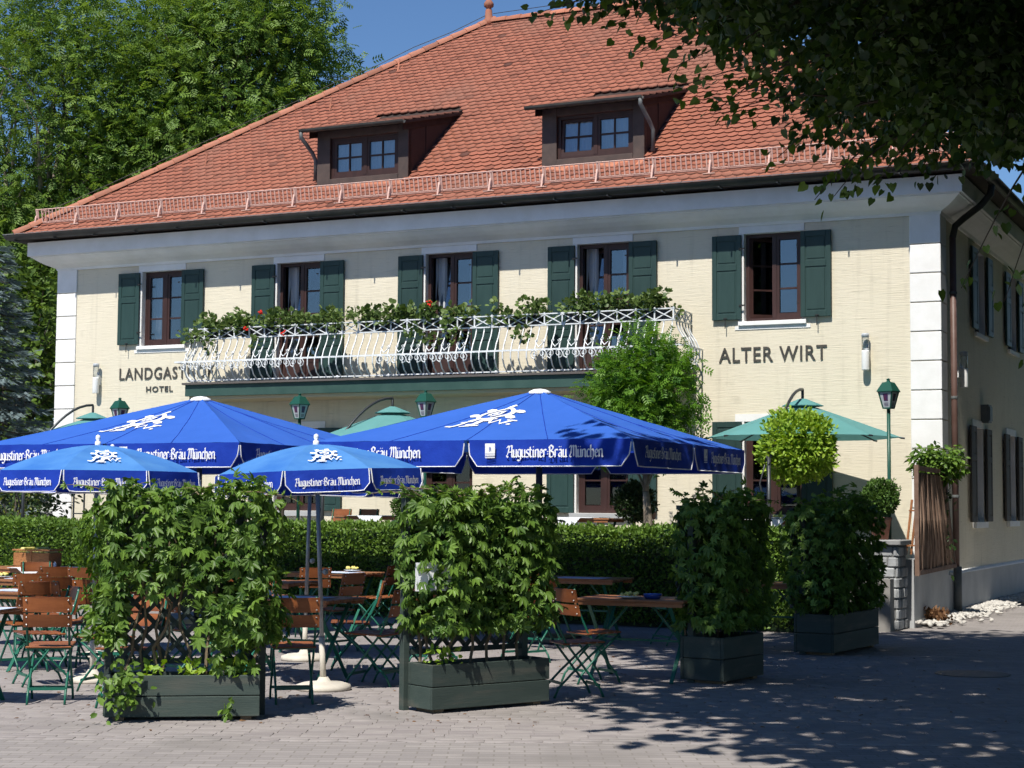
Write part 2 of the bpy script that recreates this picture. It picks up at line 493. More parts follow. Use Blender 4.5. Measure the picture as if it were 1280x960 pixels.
def leaves(name, m, tpl, pos, tip, nrm, size, tint, parent=None, ftint=None):
    """one mesh of many leaves: tip = where the leaf points, nrm = the side it shows"""
    V0, F0 = tpl
    n = len(pos)
    tip = unit(np.asarray(tip, float)); x = unit(np.cross(tip, nrm)); z = np.cross(x, tip)
    s = np.asarray(size, float).reshape(-1, 1, 1) if np.ndim(size) else float(size)
    V_ = (V0[None, :, 0, None] * x[:, None, :] + V0[None, :, 1, None] * tip[:, None, :] + V0[None, :, 2, None] * z[:, None, :]) * s + np.asarray(pos)[:, None, :]
    k = len(V0)
    me = bpy.data.meshes.new(name)
    me.vertices.add(n * k)
    me.vertices.foreach_set('co', V_.reshape(-1).astype(np.float32))
    lens = np.array([len(f) for f in F0]); flat = np.concatenate([np.array(f) for f in F0])
    idx = (flat[None, :] + (np.arange(n) * k)[:, None]).reshape(-1)
    ll = np.tile(lens, n)
    st = np.concatenate([[0], np.cumsum(ll)[:-1]])
    me.loops.add(len(idx)); me.loops.foreach_set('vertex_index', idx.astype(np.int32))
    me.polygons.add(len(ll)); me.polygons.foreach_set('loop_start', st.astype(np.int32))
    me.update(calc_edges=True)
    at = me.attributes.new('tint', 'FLOAT', 'FACE')
    tv = np.repeat(np.clip(tint, 0, 1), len(F0))
    if ftint is not None: tv = np.maximum(tv, np.tile(ftint, n))
    at.data.foreach_set('value', tv.astype(np.float32))
    me.materials.append(MATS[m])
    return stuff(ob(name, me, parent))
def clumps(centres, n, rad, flat=0.7):
    """leaf spots scattered round each clump centre, with an outward direction and the clump's index"""
    C = np.repeat(centres, n, axis=0)
    d = rng.normal(size=C.shape)
    d *= np.minimum(1, 1.75 / np.maximum(np.linalg.norm(d, axis=1, keepdims=True), 1e-6))
    d *= np.array([1, 1, flat])
    r = np.repeat(rad, n).reshape(-1, 1) if np.ndim(rad) else rad
    return C + d * r * 0.55, unit(d), np.repeat(np.arange(len(centres)), n)
def in_ellipsoid(n, c, r, lo=0.5):
    d = unit(rng.normal(size=(n, 3)))
    q = rng.uniform(lo ** 3, 1, (n, 1)) ** (1 / 3)
    return np.array(c) + d * q * np.array(r)
def limbs(mb, start, ends, r0, r1=0.012, bend=0.15, n=5):
    s = np.array(start, float)
    for e in ends:
        e = np.array(e, float); ln = np.linalg.norm(e - s)
        pts = []; rs = []
        off = rng.normal(size=3) * ln * bend
        for k in range(5):
            t = k / 4
            pts.append(s + (e - s) * t + off * math.sin(math.pi * t) * 0.5 + np.array([0, 0, ln * 0.10 * math.sin(math.pi * t)]))
            rs.append(r0 * (1 - t) ** 1.2 + r1)
        mb.tube(pts, rs, n, False)

# ---------------------------------------------------------------- lettering
PEN = {
 'A': (.98, [[(-.12, 1.15), (.14, 1.45), (.30, 1.2), (.12, .6), (-.12, .18), (.1, 0)], [(.32, 1.36), (.72, 1.5), (.72, .12), (.88, 0)], [(.12, .66), (.72, .66)]]),
 'u': (.68, [[(-.08, .86), (0, .96), (0, .16), (.14, 0), (.42, .2)], [(.34, .88), (.42, .97), (.42, .12), (.54, 0)]]),
 'g': (.66, [[(.42, .9), (.16, 1), (0, .8), (0, .25), (.15, .05), (.42, .2)], [(.44, 1), (.44, -.2), (.22, -.45), (-.06, -.3)]]),
 's': (.60, [[(.42, .88), (.22, 1), (0, .8), (.02, .64), (.4, .4), (.4, .2), (.2, 0), (-.02, .12)]]),
 't': (.48, [[(0, 1.28), (0, .15), (.15, 0), (.32, .12)], [(-.15, .92), (.26, .92)]]),
 'i': (.34, [[(-.08, .84), (0, .95), (0, .1), (.12, 0)], [(-.05, 1.24), (.05, 1.34)]]),
 'n': (.72, [[(-.08, .84), (0, .95), (0, .02)], [(0, .78), (.26, 1), (.44, .84), (.44, .1), (.56, 0)]]),
 'e': (.60, [[(.4, .76), (.2, 1), (0, .8), (0, .2), (.18, 0), (.42, .18)], [(.4, .78), (.4, .62), (0, .46)]]),
 'r': (.54, [[(-.08, .84), (0, .95), (0, .02)], [(0, .78), (.2, 1), (.38, .86)]]),
 '=': (.36, [[(-.02, .36), (.16, .44)], [(-.02, .66), (.16, .74)]]),
 'B': (.86, [[(.02, 1.35), (.02, .1)], [(-.16, 1.15), (.18, 1.5), (.54, 1.3), (.5, 1.02), (.14, .82), (.6, .6), (.62, .22), (.3, 0), (-.1, .1)]]),
 'a': (.70, [[(.05, .84), (.26, 1), (.44, .84), (.44, .1), (.56, 0)], [(.42, .56), (.1, .5), (0, .3), (.15, .04), (.42, .15)]]),
 'M': (1.2, [[(-.15, 1.15), (.1, 1.45), (.22, 1.2), (.12, .5), (-.06, .12), (.15, 0)], [(.2, 1.22), (.46, 1.45), (.54, 1.2), (.54, .1)], [(.54, 1.22), (.8, 1.45), (.94, 1.2), (.94, .1), (1.08, 0)]]),
 'c': (.54, [[(.4, .84), (.2, 1), (0, .8), (0, .2), (.18, 0), (.4, .14)]]),
 'h': (.70, [[(0, 1.5), (0, .08), (.1, 0)], [(0, .78), (.26, 1), (.44, .8), (.44, .1), (.28, -.25)]]),
 ' ': (.40, [])}
PEN['ä'] = (PEN['a'][0], PEN['a'][1] + [[(.06, 1.24), (.14, 1.32)], [(.34, 1.24), (.42, 1.32)]])
PEN['ü'] = (PEN['u'][0], PEN['u'][1] + [[(.02, 1.24), (.10, 1.32)], [(.34, 1.24), (.42, 1.32)]])
def blackletter(text):
    """broad-nib strokes as quads in a plane; returns quads and width (x-height 1)"""
    q = []; x = 0.15; nib = np.array([.105, .062])
    for ch in text:
        w, st = PEN[ch]
        for pl in st:
            for a, b in zip(pl[:-1], pl[1:]):
                a = np.array(a) + (x, 0); b = np.array(b) + (x, 0)
                d = (b - a) / np.linalg.norm(b - a)
                if abs(d[0] * nib[1] - d[1] * nib[0]) < .045:      # stroke runs along the nib: keep a hairline
                    nb = np.array([-d[1], d[0]]) * .05
                else:
                    nb = nib
                q.append([a - nb, b - nb, b + nb, a + nb])
        x += w
    return q, x
WORDS = blackletter('Augustiner=Bräu München')
def ribbon(pl, w, closed=False):
    P = [np.array(p, float) for p in pl]; n = len(P); out = []
    nr = []
    for i in range(n):
        a = P[(i - 1) % n] if (closed or i > 0) else P[i]; b = P[(i + 1) % n] if (closed or i < n - 1) else P[i]
        d = (b - a) / (np.linalg.norm(b - a) + 1e-9); nr.append(np.array([-d[1], d[0]]))
    ws = w if isinstance(w, (list, tuple)) else [w] * n
    for i in range(n if closed else n - 1):
        j = (i + 1) % n
        out.append([P[i] - nr[i] * ws[i] / 2, P[j] - nr[j] * ws[j] / 2, P[j] + nr[j] * ws[j] / 2, P[i] + nr[i] * ws[i] / 2])
    return out
def circ(cx, cy, r, n=20): return [(cx + r * math.cos(2 * math.pi * k / n), cy + r * math.sin(2 * math.pi * k / n)) for k in range(n)]
def disc(cx, cy, r, n=6):
    c = circ(cx, cy, r, n)
    return [[np.array(c[0]), np.array(c[i]), np.array(c[i + 1]), np.array(c[i + 1])] for i in range(1, n - 1)]
def emblem():
    """wheel-shaped seal on a crosier with J. and W. beside its foot, about 1 unit high"""
    q = ribbon(circ(.06, .62, .27), .075, True)
    for k in range(7):
        a = 2 * math.pi * k / 7 + .35
        q += disc(.06 + .37 * math.cos(a), .62 + .37 * math.sin(a), .085)
    q += ribbon([(.02, .50), (.16, .54), (.18, .68), (.06, .76), (-.06, .68), (-.03, .58)], .075)
    q += ribbon([(.10, .62), (.02, .66)], .08)
    q += ribbon([(.06, .36), (-.02, .22), (-.04, .08), (-.14, -.02)], [.10, .13, .11, .14])
    q += ribbon([(-.26, -.02), (.06, -.03)], .05)
    q += ribbon([(-.52, .06), (-.42, .02), (-.34, .08), (-.26, .26)], [.05, .08, .08, .06]) + ribbon([(-.36, .27), (-.16, .27)], .05)
    q += disc(-.16, .06, .04)
    q += ribbon([(.14, .26), (.20, .06), (.30, .24), (.36, .06), (.48, .27)], .065) + ribbon([(.10, .27), (.24, .27)], .045) + ribbon([(.40, .27), (.56, .27)], .045)
    q += disc(.50, .06, .04)
    return q
EMBLEM = emblem()
def decal(name, quads, fn, m, parent):
    """flat print: quads in the print plane carried onto the surface by fn(x, y, lift)"""
    mb = MB()
    for i, q in enumerate(quads):
        mb.add([fn(p[0], p[1], .003 + .00012 * (i % 9)) for p in q], [(0, 1, 2, 3)])
    return mb.build(name, m, parent)
def label_text(name, body, width, height, m, parent, origin, xdir=(1, 0, 0), ext=0.004, space=1.0):
    """upright lettering as a thin mesh; origin = lower left"""
    cu = bpy.data.curves.new(name, 'FONT'); cu.body = body; cu.extrude = ext; cu.space_character = space
    cu.resolution_u = 3; cu.offset = 0.012
    t = bpy.data.objects.new(name, cu); col.objects.link(t)
    dg = bpy.context.evaluated_depsgraph_get()
    me = bpy.data.meshes.new_from_object(t.evaluated_get(dg))
    bpy.data.objects.remove(t)
    n = len(me.vertices); co = np.empty(n * 3, np.float32); me.vertices.foreach_get('co', co); co = co.reshape(-1, 3)
    mn, mx = co.min(0), co.max(0)
    xd = np.array(xdir, float); nrm = np.array([xd[1], -xd[0], 0])
    s = (co - mn) / (mx - mn)
    P = np.array(origin) + s[:, :1] * width * xd + s[:, 1:2] * height * np.array([0, 0, 1.0]) + (s[:, 2:3]) * ext * 2 * nrm
    me.vertices.foreach_set('co', P.reshape(-1).astype(np.float32)); me.update()
    me.materials.clear(); me.materials.append(MATS[m])
    return ob(name, me, parent)

# ---------------------------------------------------------------- ground
mb = MB()
mb.add([(-300, -300, -0.005), (300, -300, -0.005), (300, 300, -0.005), (-300, 300, -0.005)], [(0, 1, 2, 3)])
struct(mb.build('ground', 'paving'))
paving = bpy.data.objects['ground']
struct(MB().add([(12.5, -80, .004), (300, -80, .004), (300, 300, .004), (26, 300, .004), (12.5, 34, .004)], [(0, 1, 2, 3, 4)]).build('added_lawn', 'added_lawn'))  # unseen dark ground, added to cut light bouncing onto the side wall
def paver_mesh(t):
    m = MB()
    a, b, c = .0982, .0482, .0035
    m.add([(-a, -b, -.006), (a, -b, -.006), (a, b, -.006), (-a, b, -.006), (-a, -b, -.002), (a, -b, -.002), (a, b, -.002), (-a, b, -.002),
           (-a + c, -b + c, 0), (a - c, -b + c, 0), (a - c, b - c, 0), (-a + c, b - c, 0)],
          [(0, 1, 5, 4), (1, 2, 6, 5), (2, 3, 7, 6), (3, 0, 4, 7), (4, 5, 9, 8), (5, 6, 10, 9), (6, 7, 11, 10), (7, 4, 8, 11), (8, 9, 10, 11)], t)
    return m
PAV = [paver_mesh(t).mesh('paver', 'paver') for t in (0.001, .15, .3, .45, .7)]
pv = []
row = 0; y = 11.9
while y < 19.0:
    hw = y * 0.31 + 0.3
    x = math.floor(-hw / .2) * .2 + float(rng.uniform(.0, .2))
    while x < hw:
        pv.append((x, y)); x += 0.2 + (.004 if rng.uniform() < .1 else 0)
    row += 1; y += 0.1
pv = np.array(pv)
vis = (np.abs(pv[:, 0]) < pv[:, 1] * .296) & (pv[:, 1] > 12.15)
order = np.argsort(np.where(vis, pv[:, 1], 99), kind='stable')
near, rest = order[:300], order[300:]
for i in near:
    o = ob('paver', PAV[int(rng.integers(5))], paving, (pv[i, 0], pv[i, 1], float(rng.normal()) * .0009))
    o.rotation_euler = (float(rng.normal()) * .006, float(rng.normal()) * .005, float(rng.normal()) * .008)
pm = paver_mesh(0)
n = len(rest)
nr_ = np.tile([0, 0, 1.0], (n, 1)) + rng.normal(size=(n, 3)) * .005
tp = np.tile([0, 1.0, 0], (n, 1)) + rng.normal(size=(n, 3)) * .006
leaves('paver_field', 'paver', (np.array(pm.v), pm.f), np.column_stack([pv[rest], rng.normal(size=n) * .0009]), tp, nr_, 1.0, rng.uniform(0, .6, n) ** 1.4, paving)

# ---------------------------------------------------------------- the inn
inn = thing('inn', 'cream yellow two-storey country inn with red tiled hipped roof and green shutters', 'building', (OX, OY, 0), -PSI)
UL, DEP = -16.674, 11.4
WU = [-15.222, -12.250, -9.241, -6.4105, -3.555]; SW, WW = .479, 1.917
ZT, ZB = 5.898, 4.557
ZF = 3.74                                       # balcony floor
GT, GB = 2.95, 1.50                             # ground floor windows
TER = 0.68                                      # terrace level
def openings(ws): return ws
front = []
for i, u in enumerate(WU):
    a, b = u + SW + .03, u + WW - SW - .0
    front.append((a, b, ZB - .03 if i in (0, 4) else ZF, ZT + .02))
    front.append((a, b, GB if i != 2 else TER + .02, GT))
side = []
SV = [2.42, 5.75, 9.0]
for v in SV:
    side.append((v + SW, v + WW - SW, ZB - .03, ZT + .02)); side.append((v + SW - .3, v + WW - SW - .3, GB - .1, GT))
def wall(holes, a0, a1, z0, z1, depth, name, m, rotz=0.0, uoff=0.0):
    As = sorted({a0, a1} | {h[0] for h in holes} | {h[1] for h in holes}); Zs = sorted({z0, z1} | {h[2] for h in holes} | {h[3] for h in holes})
    w = MB(); j = MB()
    for x0, x1 in zip(As[:-1], As[1:]):
        for y0, y1 in zip(Zs[:-1], Zs[1:]):
            cx, cz = (x0 + x1) / 2, (y0 + y1) / 2
            if any(h[0] < cx < h[1] and h[2] < cz < h[3] for h in holes): continue
            w.quad((x0, 0, y0), (x1, 0, y0), (x1, 0, y1), (x0, 0, y1))
    for h in holes:
        a, b, c, d = h
        for p, q in (((a, c), (a, d)), ((a, d), (b, d)), ((b, d), (b, c)), ((b, c), (a, c))):
            j.quad((p[0], 0, p[1]), (q[0], 0, q[1]), (q[0], depth, q[1]), (p[0], depth, p[1]))
    o = w.build(name, m, inn, ); o.rotation_euler = (0, 0, rotz)
    for i in range(0, len(j.f), 4):
        k = MB()
        for f in j.f[i:i + 4]: k.add([j.v[x] for x in f], [(0, 1, 2, 3)])
        k.build('window_reveal', 'white_paint', o)
    return o
fw_ = wall(front, UL, 0, 0, 6.1, .24, 'front_wall', 'plaster')
sw_ = wall(side, 0, DEP, .66, 6.1, .24, 'side_wall', 'plaster', R(90))
MB().quad((UL, 0, 0), (UL, 0, 6.1), (UL, DEP, 6.1), (UL, DEP, 0)).build('side_wall', 'plaster', inn)
MB().quad((0, DEP, 0), (UL, DEP, 0), (UL, DEP, 6.1), (0, DEP, 6.1)).build('back_wall', 'plaster', inn)
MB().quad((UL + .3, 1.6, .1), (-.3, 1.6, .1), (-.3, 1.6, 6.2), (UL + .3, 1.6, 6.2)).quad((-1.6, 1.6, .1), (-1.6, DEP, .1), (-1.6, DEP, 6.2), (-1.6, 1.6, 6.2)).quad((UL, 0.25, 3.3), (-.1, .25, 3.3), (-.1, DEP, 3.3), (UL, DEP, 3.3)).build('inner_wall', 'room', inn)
# plinth along the side with a sloped white ledge
pl = MB(); pl.box(.0, .05, -.02, DEP, 0, .62); pl.build('plinth', 'plinth', inn)
MB().add([(.0, .45, .62), (.065, .45, .62), (.065, DEP, .62), (.0, DEP, .62), (.0, .45, .67), (.055, .45, .64), (.055, DEP, .64), (0, DEP, .67)],
         [(0, 1, 5, 4), (1, 2, 6, 5), (4, 5, 6, 7), (0, 3, 2, 1), (2, 3, 7, 6)]).build('plinth_ledge', 'white_paint', inn)
# quoins
for i in range(12):
    z1 = 6.045 if i == 0 else 5.5946 - (i - 1) * .4423 - .009
    z0 = 5.5946 - i * .4423 + .009
    if z0 < .45: break
    MB().box(-.437, .028, -.03, .42, z0, z1).build('quoin', 'white_paint', inn, bev=.006)
    MB().box(UL - .028, UL + .437, -.03, .42, z0, z1).build('quoin', 'white_paint', inn, bev=.006)
# cornice and gutter run round the house
def ring(prof, name, m, parent=inn, closed=False, smooth=False):
    mbr = MB(); k = len(prof)
    for o_, z in prof:
        mbr.v += [(UL - o_, -o_, z), (o_, -o_, z), (o_, DEP + o_, z), (UL - o_, DEP + o_, z)]
    for i in range(k if closed else k - 1):
        a = i * 4; b = ((i + 1) % k) * 4
        for j in range(4):
            mbr.f.append((a + j, a + (j + 1) % 4, b + (j + 1) % 4, b + j)); mbr.t.append(0)
    return mbr.build(name, m, parent, smooth)
ring([(.0, 6.035), (.035, 6.035), (.05, 6.075), (.10, 6.10), (.19, 6.14), (.29, 6.20), (.36, 6.255), (.385, 6.262), (.385, 6.285), (.43, 6.285), (.43, 6.545), (.0, 6.55)], 'cornice', 'white_paint')
g = [(.60 + .075 - .075 * math.cos(t), 6.665 - .10 * math.sin(t)) for t in np.linspace(0, math.pi, 9)]
gut = ring(g, 'gutter', 'gutter', smooth=True)
ring([(.742, 6.672), (.758, 6.668), (.762, 6.680), (.746, 6.684)], 'gutter_rim', 'gutter_rim', gut, True)
for k in range(20):
    u = UL - .5 + k * .93
    MB().box(u, u + .025, -.762, -.60, 6.55, 6.567).build('gutter_bracket', 'gutter', gut)
# roof
TH = math.atan(.7813); CT, ST = math.cos(TH), math.sin(TH)
EV, EZ, RV = -.64, 6.675, 5.7
RZ = EZ + (RV - EV) * .7813
RL, RR = -10.35, -5.9
def zr(v): return EZ + (v - EV) * .7813
dz = -.03
EL = .50                                        # the roof reaches less far over the left gable
e = [(UL - EL, -.64, EZ + dz), (.64, -.64, EZ + dz), (.64, DEP + .64, EZ + dz), (UL - EL, DEP + .64, EZ + dz)]
rb = MB(); rb.v = e + [(RL, RV, RZ + dz), (RR, RV, RZ + dz)] + [(x, y_, 6.585) for x, y_, z in e]
rb.f = [(0, 1, 5, 4), (1, 2, 5), (2, 3, 4, 5), (3, 0, 4), (6, 7, 1, 0), (7, 8, 2, 1), (8, 9, 3, 2), (9, 6, 0, 3), (9, 8, 7, 6)]; rb.t = [0] * 9
roof = rb.build('roof', 'dormer_dark', inn)
def tile_tpl(w=.176, l=.25):
    xs = np.linspace(-w / 2, w / 2, 6)
    zt = lambda y_: .036 - .034 * y_ / l
    V_ = [(x, .055 * (2 * x / w) ** 2, zt(.055 * (2 * x / w) ** 2)) for x in xs]
    V_ += [(w / 2, l, .002), (-w / 2, l, .002)]
    V_ += [(x, y_, z - .026) for x, y_, z in V_[:6]]
    F_ = [tuple(range(8))] + [(8 + i, 8 + i + 1, i + 1, i) for i in range(5)]
    return np.array(V_, float), F_
TT = tile_tpl()
TE = np.array([0] + [.85] * 5)                    # tile edges coloured darker, standing in for their shade
DORM = [(-11.05, -9.19), (-6.63, -4.79)]
tiles = []
GA, TW = .156, .18
nrow = int((RV - EV) / CT / GA)
for i in range(nrow + 1):
    s = -.06 + i * GA
    v = EV + (s + .08) * CT
    lo = UL - EL + max(0, v - EV) * (RL - UL + EL) / (RV - EV) + .02; hi = .64 + max(0, v - EV) * (RR - .64) / (RV - EV) - .02
    k0 = math.floor(lo / TW)
    for k in range(k0, int(hi / TW) + 2):
        u = (k + (.5 if i % 2 else 0)) * TW
        if u < lo or u > hi: continue
        if any(a + .03 < u < b - .03 and .10 < v < 2.35 for a, b in DORM): continue
        tiles.append((u, EV + s * CT, EZ + s * ST))
tiles = np.array(tiles)
cl = np.array([5.108, -25.95, 1.6])
dist = np.linalg.norm(tiles - cl, axis=1)
show = (tiles[:, 0] > -11) & (tiles[:, 0] < -2.8) & (tiles[:, 2] > 7.2)
od = np.argsort(np.where(show, dist, 999), kind='stable')
TV = []
for t in (.001, .12, .25, .4, .6, .85):
    q = MB().add(TT[0], TT[1], t); q.t = [t] + [max(t, .85)] * 5; TV.append(q.mesh('tile', 'tile'))  # edge faces carry the painted shade here too
def ttint(n): return np.clip(rng.gamma(1.1, .10, n), 0.001, 1)
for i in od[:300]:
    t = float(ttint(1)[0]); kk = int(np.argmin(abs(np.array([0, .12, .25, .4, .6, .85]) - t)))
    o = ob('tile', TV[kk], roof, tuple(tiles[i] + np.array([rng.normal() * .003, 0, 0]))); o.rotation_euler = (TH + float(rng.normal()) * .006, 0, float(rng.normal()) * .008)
rs_ = od[300:]; n = len(rs_)
yax = np.tile([0, CT, ST], (n, 1)); zax = np.tile([0, -ST, CT], (n, 1))
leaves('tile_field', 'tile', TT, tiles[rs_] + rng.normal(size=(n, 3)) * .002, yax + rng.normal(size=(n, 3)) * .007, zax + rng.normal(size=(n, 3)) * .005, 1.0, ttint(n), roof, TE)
# right hip slope, shallow rows mostly behind the linden
rt = []
THS = math.atan((RZ - EZ) / (.64 - RR)); CS, SS = math.cos(THS), math.sin(THS)
for i in range(int((.64 - RR) / CS / GA)):
    s = -.06 + i * GA; u = .64 - s * CS; q = max(0.0, .64 - u)
    lo = EV + q * (RV - EV) / (.64 - RR) + .02; hi = DEP - EV - q * (RV - EV) / (.64 - RR)
    for k in range(int(lo / TW) - 1, int(hi / TW) + 1):
        vv = (k + (.5 if i % 2 else 0)) * TW
        if lo < vv < hi: rt.append((u, vv, EZ + s * SS))
rt = np.array(rt); n = len(rt)
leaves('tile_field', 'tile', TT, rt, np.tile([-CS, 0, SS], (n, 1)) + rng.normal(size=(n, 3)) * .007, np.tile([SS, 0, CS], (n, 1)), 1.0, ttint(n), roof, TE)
lt_ = []
WL = RL - UL + EL; THL = math.atan((RZ - EZ) / WL); CL, SL_ = math.cos(THL), math.sin(THL)
for i in range(int(WL / CL / GA)):
    s = -.06 + i * GA; q = max(0.0, s * CL)
    lo = EV + q * (RV - EV) / WL + .12; hi = DEP - EV - q * (RV - EV) / WL - .12
    for k in range(int(lo / TW) - 1, int(hi / TW) + 1):
        vv = (k + (.5 if i % 2 else 0)) * TW
        if lo < vv < hi: lt_.append((UL - EL + s * CL, vv, EZ + s * SL_))
lt_ = np.array(lt_); n = len(lt_)
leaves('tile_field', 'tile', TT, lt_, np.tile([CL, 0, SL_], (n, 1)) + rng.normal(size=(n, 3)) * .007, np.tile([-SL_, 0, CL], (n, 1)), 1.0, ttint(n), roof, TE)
# ridge and hip tiles
def half_tile(l=.40, r0=.115, r1=.095, n=8):
    m = MB(); an = np.linspace(-.15, math.pi + .15, n)
    for x, r, in ((0, r0), (.03, r0), (l, r1)):
        m.v += [(x, r * math.cos(a), r * math.sin(a) * .85) for a in an]
    m.v += [(0, (r0 - .018) * math.cos(a), (r0 - .018) * math.sin(a) * .85) for a in an]
    for k in range(2):
        for i in range(n - 1): m.f.append((k * n + i, (k + 1) * n + i, (k + 1) * n + i + 1, k * n + i + 1))
    for i in range(n - 1): m.f.append((3 * n + i, i, i + 1, 3 * n + i + 1))
    m.t = [0] * len(m.f)
    return m.mesh('ridge_tile', 'ridge', True)
HT = half_tile()
def tile_line(p0, p1, name, step=.335):
    p0 = Vector(p0); p1 = Vector(p1); d = (p1 - p0); ln = d.length; d.normalize()
    y_ = Vector((0, 0, 1)).cross(d).normalized(); z = d.cross(y_)
    for k in range(int(ln / step) + 1):
        o = ob(name, HT, roof)
        p = p0 + d * (k * step) + Vector((0, 0, .0)); mm = Matrix.Identity(4)
        for i in range(3): mm[i][0] = d[i]; mm[i][1] = y_[i]; mm[i][2] = z[i]; mm[i][3] = p[i]
        o.matrix_basis = mm
tile_line((UL - EL - .04, -.68, EZ - .01), (RL, RV, RZ + .02), 'hip_tile')
tile_line((.68, -.68, EZ - .01), (RR, RV, RZ + .02), 'hip_tile')
tile_line((RR, RV, RZ + .02), (RL + .1, RV, RZ + .02), 'ridge_tile')
MB().lathe([(.13, -.12), (.13, .0), (.085, .04), (.07, .22), (.055, .25), (.055, .27), (.10, .30), (.105, .36), (.07, .42), (.035, .45), (.028, .60), (.045, .64), (.0, .70)], 12, (RL, RV, RZ + .06)).build('finial', 'ridge', roof, True)
wr = MB().tube([(UL - EL + (RL - UL + EL) * s, EV + (RV - EV) * s, EZ + (RZ - EZ) * s + .19 + .02 * math.sin(s * 40)) for s in np.linspace(.06, 1, 12)], .007, 4)
wr.tube([(RL + .1, RV, RZ + .20), ((RL + RR) / 2, RV, RZ + .23), (RR, RV, RZ + .20)], .007, 4).build('lightning_wire', 'gutter', roof)
for u, v in ((RL + .75 - 2.0, 4.15), (-14.2, 1.25), (-12.4, 2.85)):
    MB().tube([(u, v, zr(v) + .22), (u, v - .03, zr(v) + .12), (u + .02, v - .10, zr(v - .1) + .03), (u + .02, v + .10, zr(v + .1) + .01)], .018, 5).build('roof_hook', 'ridge', roof)
# snow guard
sg = MB()
SGV = -.40; base = zr(SGV) + .05
u = UL - .22; cnt = 0
tp_ = (0, -.06, .27)
first = MB().tube([(UL - .24, SGV, base), (.35, SGV, base)], .010, 4)
snow = first.build('snow_guard', 'copper_pink', inn)
panel = MB()
panel.tube([(0, -.055, .25), (.94, -.055, .25)], .011, 4)
panel.tube([(0, -.005, .02), (.94, -.005, .02)], .009, 4)
for k in range(11):
    panel.bar((.04 + k * .0855, -.005, .02), (.04 + k * .0855, -.055, .25), .019, .012, (0, 1, 0))
panel_me = panel.mesh('guard_panel', 'copper_pink')
brk = MB(); brk.bar((0, .02, -.04), (0, -.055, .27), .035, .012, (0, 1, 0)); brk.bar((0, -.10, -.085), (0, .10, .02), .012, .05, (1, 0, 0)); brk.bar((-.10, -.11, -.085), (.10, -.11, -.085), .03, .012)
brk.bar((0, -.11, -.08), (0, -.05, .14), .03, .012, (0, 1, 0))
brk_me = brk.mesh('guard_bracket', 'copper_pink')
while u < .2:
    ob('guard_panel', panel_me, snow, (u, SGV, base)); ob('guard_bracket', brk_me, snow, (u, SGV, base)); u += .96
# left return of the guard over the hip end
for k in range(3):
    o = ob('guard_panel', panel_me, snow, (UL - .26, SGV + .1 + k * .96, base + .02)); o.rotation_euler = (0, 0, R(90))

# ---------------------------------------------------------------- windows
def rect_frame(m, a, b, z0, z1, w, d0, d1, bottom=None):
    bt = w if bottom is None else bottom
    m.box(a, a + w, d0, d1, z0, z1); m.box(b - w, b, d0, d1, z0, z1); m.box(a + w, b - w, d0, d1, z1 - w, z1); m.box(a + w, b - w, d0, d1, z0, z0 + bt)
def tilt(m, z0, k, ax=None, ka=0.0):
    m.v = [(x, y_ + (z - z0) * k + ((x - ax) * ka if ax is not None else 0), z) for x, y_, z in m.v]
    return m
def window(a, b, z0, z1, rotz, rows=3, door=False, tl=0.0, tr=0.0, sw=0.0, curtain=True, pan=.34, wood='window_wood', cols=1, par=None, glass='glass'):
    f = MB(); rect_frame(f, a, b, z0, z1, .055, .10, .19)
    c = (a + b) / 2
    f.box(c - .035, c + .035, .095, .19, z0 + .05, z1 - .05)
    wo = f.build('window', wood, par or inn); wo.rotation_euler = (0, 0, rotz)
    for (x0, x1, tk, s) in ((a + .055, c - .03, tl, sw), (c + .03, b - .055, tr, 0)):
        zz0, zz1 = z0 + .055, z1 - .055
        cs = MB(); rect_frame(cs, x0, x1, zz0, zz1, .05, .105, .165, .07)
        zp = zz0 + (pan + .05 if door else .07)
        if door: cs.box(x0 + .05, x1 - .05, .12, .15, zz0 + .07, zp - .05); cs.box(x0 + .05, x1 - .05, .11, .16, zp - .05, zp)
        hh = (zz1 - .05 - zp)
        for r_ in range(1, rows): cs.box(x0 + .05, x1 - .05, .115, .155, zp + hh * r_ / rows - .014, zp + hh * r_ / rows + .014)
        for q in range(1, cols): cs.box(x0 + (x1 - x0) * q / cols - .013, x0 + (x1 - x0) * q / cols + .013, .117, .153, zp, zz1 - .05)
        tilt(cs, zz0, tk, x0 if s else None, s); cs.build('casement', wood, wo)
        for r_ in range(rows):
            for q in range(cols):
                p = MB(); y0, y1 = zp + hh * r_ / rows + .01, zp + hh * (r_ + 1) / rows - .01
                xa, xb = x0 + .05 + (x1 - x0 - .1) * q / cols + .004, x0 + .05 + (x1 - x0 - .1) * (q + 1) / cols - .004
                p.box(xa, xb, .133, .139, y0, y1)
                tilt(p, zz0, tk, x0 if s else None, s); p.build('pane', glass, wo)
    if curtain:
        for x0, x1 in ((a + .03, a + .24), (b - .24, b - .03)) if curtain == 1 else ((a + .03, b - .03),):
            cu = MB(); nn = int((x1 - x0) / .025)
            xs = [x0 + (x1 - x0) * i / nn for i in range(nn + 1)]; ds = [.32 + .025 * math.sin(i * 1.7) for i in range(nn + 1)]
            for i in range(nn): cu.quad((xs[i], ds[i], z0 + .05), (xs[i + 1], ds[i + 1], z0 + .05), (xs[i + 1], ds[i + 1], z1 - .02), (xs[i], ds[i], z1 - .02))
            cu.build('curtain', 'curtain', wo, True)
    return wo
